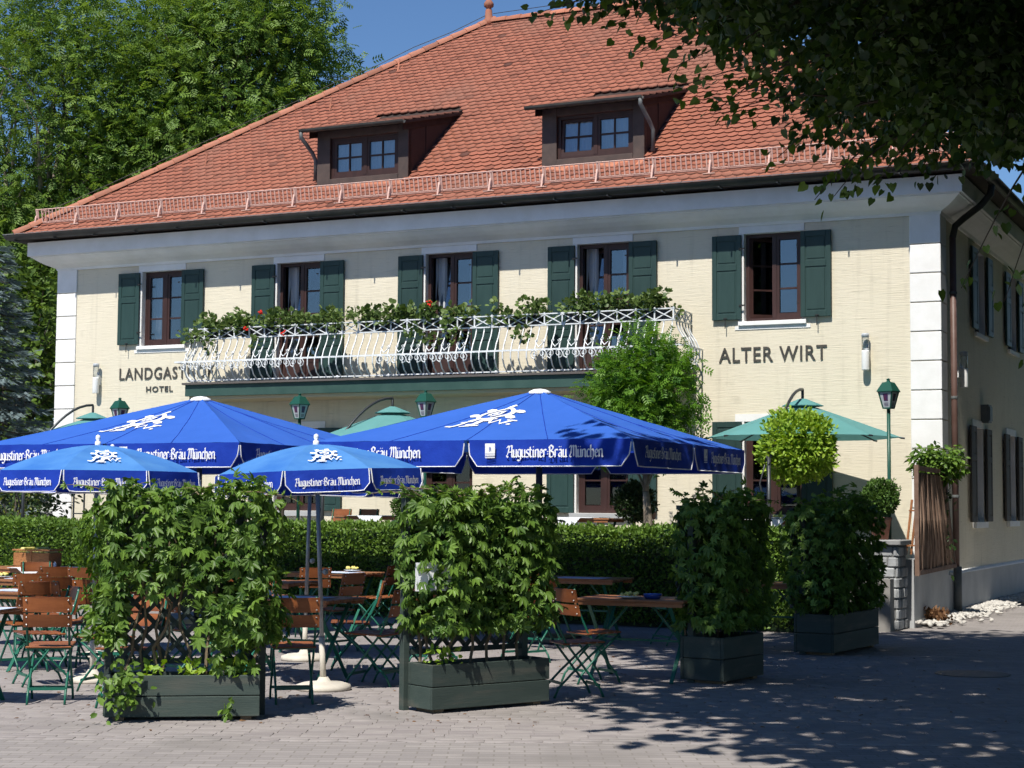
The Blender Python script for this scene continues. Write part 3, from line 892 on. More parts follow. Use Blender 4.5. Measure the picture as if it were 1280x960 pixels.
def shutter_mesh(w, h, m, slots=False):
    s = MB(); s.box(0.02, w - .02, -.058, -.040, .02, h - .02)
    s.box(0, .075, -.07, -.032, 0, h); s.box(w - .075, w, -.07, -.032, 0, h)
    zs = [0, .09] ; s.box(.075, w - .075, -.07, -.032, 0, .09); s.box(.075, w - .075, -.07, -.032, h - .09, h)
    zm = h - .46
    s.box(.075, w - .075, -.07, -.032, zm - .10, zm)
    if h > 1.6: s.box(.075, w - .075, -.07, -.032, .62, .72)
    for z0, z1 in ((.115, zm - .125 if h < 1.6 else .595), (zm + .025, h - .115)) + (((.745, zm - .125),) if h > 1.6 else ()):
        s.box(.10, w - .10, -.066, -.058, z0, z1)
    return s.mesh('shutter', m)
SH_S = shutter_mesh(SW, ZT - ZB, 'shutter_green'); SH_L = shutter_mesh(SW, ZT - ZF - .03, 'shutter_green'); SH_G = shutter_mesh(SW, GT - GB, 'shutter_green')
SH_B = shutter_mesh(SW, GT - GB + .1, 'shutter_brown')
def shutter(me, a, z, rotz, flip=False, swing=0.0):
    o = ob('shutter', me, inn)
    if rotz: o.location = (0, a, z); o.rotation_euler = (0, 0, rotz + swing)
    else: o.location = (a, 0, z)
    o.modifiers.new('bevel', 'BEVEL').width = .004
    return o
def iron(a, z, rotz):
    m = MB(); m.bar((a - .03, -.08, z + .02), (a + .03, -.08, z + .02), .012, .012); m.bar((a, -.08, z + .03), (a, -.08, z - .14), .010, .014)
    o = m.build('shutter_stay', 'iron', inn); o.rotation_euler = (0, 0, rotz)
for i, u in enumerate(WU):
    a, b = u + SW + .03, u + WW - SW
    door = i in (1, 2, 3)
    z0 = ZF if door else ZB - .03
    window(a, b, z0, ZT + .02, 0, 4 if door else 3, door, tl=(.0, .14, .14, .14, 0)[i], sw=(.0, 0, 0, 0, .75)[i], curtain=1 if i in (0, 1, 2, 3) else False)
    me = SH_L if door else SH_S
    for x in (u, u + WW - SW): shutter(me, x, ZF + .03 if door else ZB, 0)
    for x, s in ((u + SW, 1), (u + WW - SW, -1)):
        for z in (ZT - .22, ZB + .22): MB().box(x - .03, x + .06 * s, -.085, -.072, z - .012, z + .012).build('hinge', 'iron', inn)
    if not door:
        MB().box(u + .42, u + WW - .40, -.05, .10, ZB - .10, ZB - .032).build('sill', 'white_paint', inn, bev=.006)
        MB().box(u + .36, u + WW - .34, -.012, .0, ZB - .16, ZB - .101).build('sill_band', 'white_paint', inn)
        for x in (u + .22, u + WW - .22): iron(x, ZB, 0)
    MB().box(u + .43, u + WW - .43, -.014, -.001, ZT + .021, 6.034).build('lintel', 'white_paint', inn)
    MB().box(a - .09, a - .002, -.012, -.001, z0, ZT + .02).build('jamb', 'white_paint', inn)
    # ground floor
    g0 = TER + .02 if i == 2 else GB
    window(a, b, g0, GT, 0, 3 if i != 2 else 4, i == 2, curtain=False, glass='glass_dim')
    MB().box(u + .36, u + WW - .36, -.014, -.001, GT + .001, GT + .12).build('lintel', 'white_paint', inn)
    MB().box(a - .07, a - .002, -.012, -.001, g0, GT).build('jamb', 'white_paint', inn)
    if i != 2:
        for x in (u, u + WW - SW): shutter(SH_G, x, GB, 0)
        MB().box(u + .40, u + WW - .40, -.07, .10, GB - .10, GB - .002).build('sill', 'plinth', inn, bev=.006)  # white sill coloured plinth grey to stand in for shade
for v in SV:
    window(v + SW, v + WW - SW, ZB - .03, ZT + .02, R(90), 3, curtain=1)
    for x in (v, v + WW - SW): shutter(SH_S, x, ZB, R(90))
    MB().box(v + .42, v + WW - .40, -.05, .10, ZB - .10, ZB - .032).build('sill', 'white_paint', inn).rotation_euler = (0, 0, R(90))
    window(v + SW - .3, v + WW - SW - .3, GB - .1, GT, R(90), 3, curtain=False, wood='dormer_wood', glass='glass_dim')
    shutter(SH_B, v - .3, GB - .1, R(90)); shutter(SH_B, v + WW - SW - .3, GB - .1, R(90))
    MB().box(v + .1, v + WW - .7, -.06, .10, GB - .2, GB - .102).build('sill', 'white_paint', inn).rotation_euler = (0, 0, R(90))
    MB().box(v + .1, v + WW - .7, -.014, -.001, GT + .001, GT + .12).build('lintel', 'white_paint', inn).rotation_euler = (0, 0, R(90))
# writing on the wall
for txt, u0, w, h, z in (('LANDGASTHOF', -15.19, 2.10, .225, 3.90), ('HOTEL', -14.57, .60, .105, 3.665), ('ALTER WIRT', -3.46, 1.74, .235, 3.885)):
    label_text('lettering', txt, w, h, 'lettering', inn, (u0, -.009, z), space=1.12)
# downpipes
dp = MB().tube([(.66, .75, 6.56), (.64, .75, 6.42), (.50, .72, 6.25), (.26, .62, 6.05), (.14, .56, 5.93), (.10, .55, 5.75)], .052, 10)
dpo = dp.build('downpipe', 'gutter', inn, True)
MB().tube([(.10, .55, 5.76), (.10, .55, .72)], .05, 10).build('pipe', 'pipe_brown', dpo, True)
MB().tube([(.12, .55, .74), (.12, .55, .02)], .062, 10).build('standpipe', 'pipe_iron', dpo, True)
for z in (4.9, 3.3, 1.8): MB().lathe([(.058, -.02), (.060, 0), (.058, .02)], 10, (.10, .55, z)).build('pipe_clip', 'pipe_iron', dpo)
MB().box(.005, .13, 3.35, 3.65, 3.05, 3.35).box(.13, .15, 3.38, 3.62, 3.08, 3.32).build('meter_box', 'pipe_iron', inn)
# dormers
for di, (a, b) in enumerate(DORM):
    v0, zb_, zt_ = .18, zr(.18), 8.27
    fr, fz, sl = -.10, 8.27, .277
    def zd(v): return fz + (v - fr) * sl
    vj = (fz - fr * sl - (EZ - EV * .7813)) / (.7813 - sl)
    d = MB()
    for x in (a, b):
        d.v += [(x, v0, zb_ - .05), (x, v0, zd(v0) - .06), (x, vj, zr(vj) - .06)]
    d.f = [(0, 1, 2), (5, 4, 3)]; d.t = [0, 0]
    dob = d.build('dormer', 'dormer_dark', inn)
    wa, wb, wz0, wz1 = a + .27, b - .20, zb_ + .09, 8.14
    f = MB()
    f.box(a, wa, v0 - .02, v0 + .10, zb_ - .04, 8.28); f.box(wb, b, v0 - .02, v0 + .10, zb_ - .04, 8.28)
    f.box(wa, wb, v0 - .02, v0 + .10, wz1, 8.28); f.box(wa, wb, v0 - .03, v0 + .10, zb_ - .04, wz0)
    f.build('dormer_front', 'dormer_wood', dob, bev=.006)
    MB().add([(a - .02, v0 - .03, zb_ - .02), (b + .02, v0 - .03, zb_ - .02), (b + .02, v0 - .26, zr(v0 - .26) + .035), (a - .02, v0 - .26, zr(v0 - .26) + .035)], [(0, 1, 2, 3)]).build('flashing', 'ridge', dob)
    # board joints on the cheek
    for x, s in ((b, 1), (a, -1)):
        MB().box(x, x + .012 * s, v0 + .62, v0 + .65, zr(v0 + .62), zd(v0 + .63) - .07).build('cover_strip', 'dormer_dark', dob)
        MB().add([(x + .02 * s, fr + .02, zd(fr) - .16), (x + .02 * s, vj - .35, zd(vj - .35) - .16), (x + .02 * s, vj, zd(vj) - .02), (x + .02 * s, fr + .02, zd(fr) - .02)], [(0, 1, 2, 3), (3, 2, 1, 0)]).build('barge_board', 'dormer_wood', dob)
    win = window(wa, wb, wz0, wz1, 0, 2, cols=2, tl=.07 if di else 0.0, curtain=False, par=dob)
    win.location = (0, v0 - .06, 0)
    cu = MB(); nn = 60
    for i in range(nn):
        x0, x1 = wa + (wb - wa) * i / nn, wa + (wb - wa) * (i + 1) / nn
        cu.quad((x0, v0 + .135 + .015 * math.sin(i * 1.3), wz0), (x1, v0 + .135 + .015 * math.sin((i + 1) * 1.3), wz0), (x1, v0 + .135 + .015 * math.sin((i + 1) * 1.3), wz1), (x0, v0 + .135 + .015 * math.sin(i * 1.3), wz1))
    cu.build('curtain', 'curtain', dob, True)
    rf = MB(); oh = .07
    for z_ in (0, -.05): rf.v += [(a - oh, fr, zd(fr) + z_), (b + oh, fr, zd(fr) + z_), (b + oh, vj, zd(vj) + z_), (a - oh, vj, zd(vj) + z_)]
    rf.f = [(0, 1, 2, 3), (7, 6, 5, 4), (0, 4, 5, 1), (1, 5, 6, 2), (3, 2, 6, 7), (0, 3, 7, 4)]; rf.t = [0] * 6
    rf.build('dormer_roof', 'dormer_dark', dob)
    td = []; ang = math.atan(sl); ca, sa = math.cos(ang), math.sin(ang)
    for i in range(int((vj - fr) / ca / GA) + 1):
        s = -.04 + i * GA
        k = 0
        while True:
            x = a - oh + .09 + (k + (.5 if i % 2 else 0)) * TW
            if x > b + oh - .05: break
            td.append((x, fr + s * ca, zd(fr) + s * sa)); k += 1
    td = np.array(td); n = len(td)
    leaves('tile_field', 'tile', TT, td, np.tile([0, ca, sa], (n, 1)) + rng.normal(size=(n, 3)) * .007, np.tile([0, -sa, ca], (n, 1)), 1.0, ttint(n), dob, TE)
    gm = MB(); gp = [(fr - .03 - .05 + .05 * math.cos(t), zd(fr) - .005 - .06 * math.sin(t)) for t in np.linspace(0, math.pi, 7)]
    for i in range(6):
        (y0, z0), (y1, z1) = gp[i], gp[i + 1]
        gm.quad((a - .16, y0, z0), (b + .10, y0, z0), (b + .10, y1, z1), (a - .16, y1, z1))
    gm.build('dormer_gutter', 'gutter', dob, True)
    xp = a - .13 if di == 0 else b + .06
    y0 = fr - .08
    MB().tube([(xp, y0, zd(fr) - .05), (xp, y0, zd(fr) - .14), (xp + (.06 if di == 0 else .05), v0 - .06, zd(fr) - .38), (xp + .08, v0 + .02, zd(fr) - .50), (xp + .08, v0 + .02, zr(v0) + .10)], .036, 8).build('dormer_downpipe', 'pipe_iron', dob, True)

# ---------------------------------------------------------------- balcony
BA, BB, BV = -13.05, -3.88, -.90
sl_ = MB(); sl_.box(BA, BB, BV, -.002, 3.50, 3.70)
bal = sl_.build('balcony', 'balcony_green', inn)
MB().box(BA - .04, BB + .04, BV - .05, -.002, 3.701, 3.738).build('balcony_floor', 'balcony_edge', bal)
MB().box(BA + .05, BB - .05, BV + .06, -.002, 3.44, 3.499).build('balcony_soffit', 'balcony_soffit', bal)
prof = [(-.0, 3.76), (-.12, 3.85), (-.19, 3.97), (-.19, 4.08), (-.13, 4.22), (-.04, 4.36), (.0, 4.46), (.0, 4.505)]
bm_ = MB().tube([(0, d_, z) for d_, z in prof], .0125, 5).mesh('baluster', 'rail_white')
ve = BV + .06
nb = 64
for k in range(nb + 1):
    u = BA + .06 + (BB - BA - .12) * k / nb
    ob('baluster', bm_, bal, (u, ve, 0))
for u, rz in ((BA + .04, -90), (BB - .04, 90)):
    for k in range(1, 6):
        o = ob('baluster', bm_, bal, (u, ve + .14 * k, 0)); o.rotation_euler = (0, 0, R(rz))
def path3(z, off):
    return [(BA + .04 - off, -.01, z), (BA + .04 - off, ve - off, z), (BB - .04 + off, ve - off, z), (BB - .04 + off, -.01, z)]
def rail(z, off, w, h):
    m = MB(); P = path3(z, off)
    for p, q in zip(P[:-1], P[1:]): m.bar(p, q, w, h)
    return m.build('rail', 'rail_white', bal)
rail(4.51, .0, .035, .02); rail(4.69, .0, .03, .018); rail(4.10, .185, .02, .028); rail(3.775, .02, .03, .02)
nx = 29
for k in range(nx):
    u0 = BA + .04 + (BB - BA - .08) * k / nx; u1 = BA + .04 + (BB - BA - .08) * (k + 1) / nx
    m = MB(); m.bar((u0, ve, 4.50), (u0, ve, 4.715), .022, .022, (0, 1, 0))
    m.bar((u0, ve, 4.52), (u1, ve, 4.68), .014, .02, (0, 1, 0)); m.bar((u0, ve - .012, 4.68), (u1, ve - .012, 4.52), .014, .02, (0, 1, 0))
    m.build('cross_panel', 'rail_white', bal)
for u in (BA + .04, BB - .04):
    for k in range(3):
        v0, v1 = ve + .27 * k, ve + .27 * (k + 1)
        m = MB(); m.bar((u, v0, 4.50), (u, v0, 4.715), .022, .022, (1, 0, 0)); m.bar((u, v0, 4.52), (u, v1, 4.68), .014, .02, (1, 0, 0)); m.bar((u, v0, 4.68), (u, v1, 4.52), .014, .02, (1, 0, 0))
        m.build('cross_panel', 'rail_white', bal)
for k in range(10):
    u = BA + .1 + (BB - BA - .2) * k / 9
    MB().bar((u, ve - .0, 3.73), (u, ve - .0, 3.80), .03, .03, (0, 1, 0)).build('rail_foot', 'rail_white', bal)
def scroll():
    m = MB()
    for sx in (-1, 1):
        p = []
        for t in np.linspace(0, 1, 13):
            a = -math.pi / 2 - t * 3.4 * math.pi * .9; r = .068 * (1 - t) + .012
            p.append((sx * (.07 + r * math.cos(a) * -1), 0, 4.03 + r * math.sin(a)))
        m.tube(p, .009, 4)
        q = [(0, .008, 4.14), (sx * .05, .03, 4.19), (sx * .075, .045, 4.23), (sx * .06, .06, 4.265), (sx * .035, .05, 4.25), (sx * .045, .045, 4.225)]
        m.tube(q, .008, 4)
    return m.mesh('scroll', 'rail_white')
SC = scroll()
pitch_ = (BB - BA - .12) / nb
for k in range(nb):
    u = BA + .06 + pitch_ * (k + .5)
    if k % 2 == 0 and any(w + .2 < u < w + WW - .05 for w in WU[1:4]) or u < BA + 1.0 and k % 2 == 0:
        ob('scroll', SC, bal, (u, ve - .195, 0))

# ---------------------------------------------------------------- terrace, pillar, screen
tm = MB(); tm.box(UL - .5, -.02, -3.35, -.002, -.2, TER)
terr = tm.build('terrace', 'terrace'); terr.location = (OX, OY, 0); terr.rotation_euler = (0, 0, -PSI); struct(terr)
ew = tag(MB().box(-.02, .10, -2.45, -.03, -.1, .92).build('terrace_end_wall', 'plinth'), 'grey rendered wall closing the terrace below the reed screen', 'wall')
ew.location = (OX, OY, 0); ew.rotation_euler = (0, 0, -PSI)
pil = thing('stone_pillar', 'grey rubble stone pillar with flat coping at the hedge end', 'pillar', L(-.26, -2.82, 0), -PSI)
MB().box(-.27, .27, -.27, .27, -.1, 1.12).build('core', 'mortar', pil)
MB().box(-.36, .34, -.36, .33, 1.12, 1.19).build('coping', 'coping', pil, bev=.012)
for r_ in range(8):
    z0 = .0 + r_ * .138
    for face in range(3):
        x = -.285
        while x < .26:
            w = min(random.uniform(.13, .24), .285 - x)
            m = MB(); p = random.uniform(.012, .035)
            if face == 0: m.box(x + .006, x + w - .006, -.27 - p, -.25, z0 + .006, z0 + .132)
            elif face == 1: m.box(.25, .27 + p, x + .006, x + w - .006, z0 + .006, z0 + .132)
            else: m.box(-.27 - p, -.25, x + .006, x + w - .006, z0 + .006, z0 + .132)
            if w > .05: m.build('stone', 'stone', pil, bev=.014)
            x += w
scr = thing('reed_screen', 'weathered brown reed privacy screen leaning at the terrace corner', 'screen', L(.16, -2.5, 0), -PSI)
nre = 34
for k in range(nre):
    t = (k + .5) / nre
    y0, y1 = .04 + 2.45 * t, .04 + 1.72 * t
    m = MB(); m.tube([(rng.normal() * .01, y0 + .03, .78), (rng.normal() * .012 + .02, (y0 + y1) / 2, 1.45), (rng.normal() * .01, y1, 2.08)], [.020, .024, .018], 5)
    m.build('reed', 'reed', scr)
fm = MB(); fm.bar((0, 0, .70), (0, 0, 2.20), .06, .06, (0, 1, 0)); fm.bar((0, 0, 2.16), (0, 1.82, 2.14), .07, .06); fm.bar((0, 0, .74), (0, 2.6, .77), .07, .06)
fm.bar((0, 1.80, 2.14), (0, 2.55, .77), .05, .06, (1, 0, 0))
fm.build('frame', 'reed_frame', scr)
MB().box(-.012, -.006, .02, 2.2, .78, 2.1).build('backing', 'reed_frame', scr)
# white pebbles along the side wall
pp = []
while len(pp) < 1200:
    v = rng.uniform(-2.4, 9); w = .75 if v > -1 else .5
    u = .07 + abs(rng.normal()) * .24
    if u < w + .1: pp.append((u, v))
pp = np.array(pp)
ico = MB().lathe([(.35, -.30), (.95, -.05), (.85, .32), (.35, .48)], 6)
P3 = np.array([L(u, v, .022 + max(0, .05 - .06 * u)) for u, v in pp]); n = len(P3)
stuff(tag(leaves('pebbles', 'pebble', (np.array(ico.v), ico.f), P3, rng.normal(size=(n, 3)) * [1, 1, .2], rng.normal(size=(n, 3)) * .3 + [0, 0, 1], rng.uniform(.022, .055, n), rng.uniform(0, .8, n) ** 2), 'white pebble strip along the side wall', 'pebbles'))
dr = thing('dry_plant', 'dry reddish clump of weeds below the reed screen', 'plant', L(.25, -1.75, 0))
n = 260; a = rng.uniform(0, 6.28, n); r_ = rng.uniform(0, .2, n)
leaves('foliage', 'leaf_dry' if 'leaf_dry' in MATS else 'leaf_yellow', T_dia, np.column_stack([r_ * np.cos(a), r_ * np.sin(a), rng.uniform(.0, .2, n)]), rng.normal(size=(n, 3)) + [0, 0, .8], rng.normal(size=(n, 3)), rng.uniform(.05, .11, n), rng.uniform(0, 1, n), dr)
mh = thing('manhole_cover', 'round cast iron manhole cover set in the paving', 'manhole cover', (4.5, 16.9, 0.002))
MB().lathe([(.36, .0), (.36, .006), (.33, .008)], 28).build('ring', 'cast_iron', mh)
MB().lathe([(.32, .001), (.32, .006)], 28).build('lid', 'cast_iron', mh)

# ---------------------------------------------------------------- hedge
hed = thing('hedge', 'long clipped green box hedge along the terrace edge', 'hedge', (OX, OY, 0), -PSI)
HA, HB, H0, H1, HZ = -17.3, -.72, -4.15, -3.36, 1.27
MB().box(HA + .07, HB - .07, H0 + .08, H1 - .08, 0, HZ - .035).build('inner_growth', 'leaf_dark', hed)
def boxshell(n, lo, hi, faces):
    out = []; nr = []
    lo = np.array(lo); hi = np.array(hi); d = hi - lo
    ar = {'-y': d[0] * d[2], '+z': d[0] * d[1], '+x': d[1] * d[2], '-x': d[1] * d[2], '+y': d[0] * d[2]}
    tot = sum(ar[f] for f in faces)
    for f in faces:
        k = int(n * ar[f] / tot); p = lo + rng.uniform(size=(k, 3)) * d; q = np.zeros((k, 3))
        ax = 'xyz'.index(f[1])
        p[:, ax] = hi[ax] if f[0] == '+' else lo[ax]; q[:, ax] = 1 if f[0] == '+' else -1
        out.append(p); nr.append(q)
    return np.vstack(out), np.vstack(nr)
p, q = boxshell(62000, (HA, H0, .05), (HB, H1, HZ), ('-y', '+z', '+x'))
n = len(p)
wob = (np.sin(p[:, :1] * 2.1) + np.sin(p[:, :1] * 5.3 + p[:, 2:] * 4)) * .014
p = p + q * (wob + rng.normal(size=(n, 1)) * .03)
leaves('foliage', 'leaf_hedge', T_dia, p, q * .9 + rng.normal(size=(n, 3)) * .7 + [0, 0, .25], q * .6 + rng.normal(size=(n, 3)) * .8, rng.uniform(.045, .075, n), .55 + .28 * rng.normal(size=n) + .12 * np.sin(p[:, 0] * 3), hed)

# ---------------------------------------------------------------- parasols
def big_parasol(label, loc, rotz):
    t = thing('market_parasol', label, 'parasol', loc, rotz, 'large square blue parasols')
    S, ze, zp, hv = 1.949, 2.3256, 3.008, .292
    for i in range(4):
        a = R(90) * i
        ca, sa = math.cos(a), math.sin(a)
        def W(x, d, z): return (x * ca + d * sa, x * sa - d * ca, z)          # panel frame: x along the edge, d outwards
        def surf(x, d, lift=0): 
            q = d / S
            return W(x, d + lift * .33, zp - (zp - ze) * q + lift - .045 * math.sin(math.pi * q ** .8) * abs(math.sin(math.pi * min(1, abs(x) / max(d, .05)))) - .006 * math.sin(9 * x + 5 * d) * q)
        m = MB(); N = 10
        for r_ in range(N):
            d0, d1 = S * r_ / N + .10 * (r_ == 0), S * (r_ + 1) / N
            for c in range(12):
                f0, f1 = -1 + c / 6, -1 + (c + 1) / 6
                m.add([surf(f0 * d0, d0), surf(f1 * d0, d0), surf(f1 * d1, d1), surf(f0 * d1, d1)], [(0, 3, 2, 1)])
        m.build('canopy_panel', 'canvas_blue', t, True)
        for sgn in (-1, 1):
            x0, x1 = (-S, -.03) if sgn < 0 else (.03, S)
            vm = MB(); nx_ = 22; nz = 5; G = []
            ph = rng.uniform(0, 6)
            for j in range(nz + 1):
                for k in range(nx_ + 1):
                    f = k / nx_; x = x0 + (x1 - x0) * f; e_ = min(f, 1 - f) * (x1 - x0)
                    hh = hv * (1 - .0 if e_ > .10 else 1 - .42 * (1 - e_ / .10) ** 2)
                    w = (.014 * math.sin(x * 7 + ph) + .008 * math.sin(x * 17)) * (j / nz)
                    if e_ < .10: xx = x + (.02 if f < .5 else -.02) * (j / nz) ** 2
                    else: xx = x
                    G.append(W(xx, S + .012 + w + .015 * j / nz, ze - hh * j / nz))
            vm.v = G
            for j in range(nz):
                for k in range(nx_): vm.f.append((j * (nx_ + 1) + k, j * (nx_ + 1) + k + 1, (j + 1) * (nx_ + 1) + k + 1, (j + 1) * (nx_ + 1) + k))
            vm.t = [0] * len(vm.f)
            vo = vm.build('valance', 'valance_blue', t, True)
            low = [G[nz * (nx_ + 1) + k] for k in range(nx_ + 1)]
            edge = [G[j * (nx_ + 1)] for j in range(1, nz)] + low + [G[j * (nx_ + 1) + nx_] for j in range(nz - 1, 0, -1)]
            MB().tube(edge, .0065, 4).build('hem', 'canvas_white', vo)
            q_, w_ = WORDS
            sc = 1.145 / w_; xa = (x0 + .48) if sgn > 0 else (x0 + .26)
            def fn(x, y_, l): return W(xa + x * sc, S + .05 + l * 2, ze - .194 + y_ * sc * 1.15)
            decal('lettering', q_, fn, 'canvas_white', vo)
            if sgn > 0:
                bx = x0 + .22
                quads = [[np.array((0, .30)), np.array((1, .30)), np.array((1, 1)), np.array((0, 1))]] + [[np.array((0, k)), np.array((1, k)), np.array((1, k + .06)), np.array((0, k + .06))] for k in (.0, .12, .21)]
                decal('badge', quads, lambda x, y_, l: W(bx + x * .12, S + .05 + l * 2, ze - .20 + y_ * .16), 'canvas_white', vo)
                decal('badge_seal', [[p_ * .26 + np.array((.5, .62)) for p_ in qq] for qq in [[e2 - np.array((.0, .45)) for e2 in e1] for e1 in EMBLEM]], lambda x, y_, l: W(bx + x * .12, S + .057 + l * 2, ze - .20 + y_ * .16), 'valance_blue', vo)
        # seal on the slope, in the panel's own plane
        slp = math.hypot(S, zp - ze)
        def fe(x, y_, l):
            d = (1.38 - y_ * .72); return surf(-.18 + x * .78 + .0, d, .006 + l)
        for f_ in (0.0, .5, -.5): MB().tube([surf(f_ * d_, d_, .002) for d_ in np.linspace(.12, S, 14)], .0045, 4).build('seam', 'valance_blue', t)
        if i % 2 == 0: decal('emblem', EMBLEM, fe, 'canvas_white', t)
        MB().bar(W(0, .05, zp - .09), W(0, S - .02, ze - .03), .02, .03).build('rib', 'pole_dark', t)
        MB().bar(W(.0, .05, zp - .09), W(S - .03, S - .03, ze - .03), .02, .03).build('rib', 'pole_dark', t)
        MB().bar(W(0, .05, zp - .75), W(0, S * .5, (zp + ze) / 2 - .06), .02, .02).build('strut', 'pole_dark', t)
    MB().lathe([(.15, -.035), (.13, .0), (.08, .025), (.01, .035)], 16, (0, 0, zp - .02)).build('cap', 'canvas_white', t, True)
    MB().tube([(0, 0, .04), (0, 0, zp - .05)], .04, 10).build('pole', 'pole_dark', t, True)
    MB().box(-.4, .4, -.4, .4, 0, .06).build('base_plate', 'pole_dark', t, bev=.01)
    return t
big_parasol('large square blue parasol, the one standing left behind the two small round parasols', (-4.115, 22.71, 0), -PSI)
big_parasol('large square blue parasol in the middle, with tree shade on its right corner', (.3357, 20.79, 0), -PSI)

def small_parasol(label, loc, lean, dirr, rot):
    t = thing('round_parasol', label, 'parasol', loc, 0, 'small round blue parasols')
    RR_, ztop, zed, hv = .93, 2.13, 1.885, .185
    ap = RR_ * math.cos(R(22.5))
    def prof(q): return ztop - (ztop - zed) * (q ** 1.7)
    def lean_(p):
        return (p[0] + dirr[0] * lean * p[2], p[1] + dirr[1] * lean * p[2], p[2] - lean * (dirr[0] * p[0] + dirr[1] * p[1]))
    for i in range(8):
        a = R(45) * i + rot
        ca, sa = math.cos(a), math.sin(a)
        def W(x, d, z): return lean_((x * ca + d * sa, x * sa - d * ca, z))
        tn = math.tan(R(22.5))
        m = MB(); N = 8
        for r_ in range(N):
            d0, d1 = ap * r_ / N, ap * (r_ + 1) / N
            for c in range(4):
                f0, f1 = (-1 + c / 2) * tn, (-1 + (c + 1) / 2) * tn
                sg_ = lambda d, f: prof(d / ap) - .022 * math.sin(math.pi * d / ap) * (1 - (f / tn) ** 2)
                m.add([W(f0 * d0, d0, sg_(d0, f0)), W(f1 * d0, d0, sg_(d0, f1)), W(f1 * d1, d1, sg_(d1, f1)), W(f0 * d1, d1, sg_(d1, f0))], [(0, 3, 2, 1)])
        m.build('canopy_panel', 'canvas_faded', t, True)
        hw = ap * tn
        nx_, nz = 14, 4; G = []
        ph = rng.uniform(0, 6)
        for j in range(nz + 1):
            for k in range(nx_ + 1):
                f = k / nx_; x = -hw + .008 + (2 * hw - .016) * f; e_ = min(f, 1 - f) * 2 * hw
                hh = hv * (1 - (.35 * (1 - e_ / .07) ** 2 if e_ < .07 else 0))
                G.append(W(x, ap + .006 + .012 * math.sin(x * 9 + ph) * j / nz + .02 * j / nz, zed - hh * j / nz))
        vm = MB(); vm.v = G
        for j in range(nz):
            for k in range(nx_): vm.f.append((j * (nx_ + 1) + k, j * (nx_ + 1) + k + 1, (j + 1) * (nx_ + 1) + k + 1, (j + 1) * (nx_ + 1) + k))
        vm.t = [0] * len(vm.f)
        vo = vm.build('valance', 'valance_blue', t, True)
        edge = [G[j * (nx_ + 1)] for j in range(0, nz)] + [G[nz * (nx_ + 1) + k] for k in range(nx_ + 1)] + [G[j * (nx_ + 1) + nx_] for j in range(nz - 1, -1, -1)]
        MB().tube(edge, .0045, 4).build('hem', 'canvas_white', vo)
        q_, w_ = WORDS
        sc = .54 / w_
        decal('lettering', q_, lambda x, y_, l: W(-.27 + x * sc, ap + .034 + l * 2, zed - .132 + y_ * sc * 1.25), 'canvas_white', vo)
        if i % 2 == 0:
            def fe(x, y_, l):
                d = .70 - y_ * .30; return W(x * .27, d + l * .3, prof(d / ap) + .004 + l)
            decal('emblem', EMBLEM, fe, 'canvas_white', t)
        MB().tube([lean_((0, 0, ztop - .06)), W(hw * .98, ap * .98, zed - .01)], .006, 4).build('rib', 'pole_grey', t)
        MB().tube([lean_((0, 0, ztop - .45)), W(hw * .5, ap * .5, prof(.5) - .02)], .005, 4).build('strut', 'pole_grey', t)
    MB().lathe([(.022, -.02), (.028, .0), (.026, .03), (.012, .04), (.024, .06), (.018, .085), (.0, .095)], 10, lean_((0, 0, ztop))).build('finial', 'canvas_white', t, True)
    MB().tube([lean_((0, 0, .05)), lean_((0, 0, ztop))], .019, 8).build('pole', 'pole_grey', t, True)
    MB().tube([lean_((0, 0, .05)), lean_((0, 0, .45))], .027, 8).build('sleeve', 'base_white', t, True)
    m = MB(); p = lean_((0, 0, 1.02)); m.tube([p, (p[0] + .05, p[1] - .02, p[2])], .008, 5); m.lathe([(.0, -.03), (.026, -.015), (.026, .015), (0, .03)], 8, (p[0] + .05, p[1] - .02, p[2])); m.build('knob', 'pole_grey', t)
    MB().lathe([(.235, 0), (.245, .015), (.235, .045), (.18, .062), (.06, .075), (.04, .11)], 24).build('base', 'base_white', t, True)
    return t
small_parasol('small round blue parasol in front between the two vine planters', (-1.62, 15.1, 0), .045, (-1, 0), R(12))
small_parasol('small round blue parasol half hidden behind the front middle one', (-2.13, 17.95, 0), .02, (1, 0), R(24))
small_parasol('small round faded blue parasol in front at the left', (-3.76, 15.64, 0), .0, (1, 0), R(18))
small_parasol('small round blue parasol half hidden behind the front left one', (-4.22, 18.1, 0), .01, (1, 0), R(5))

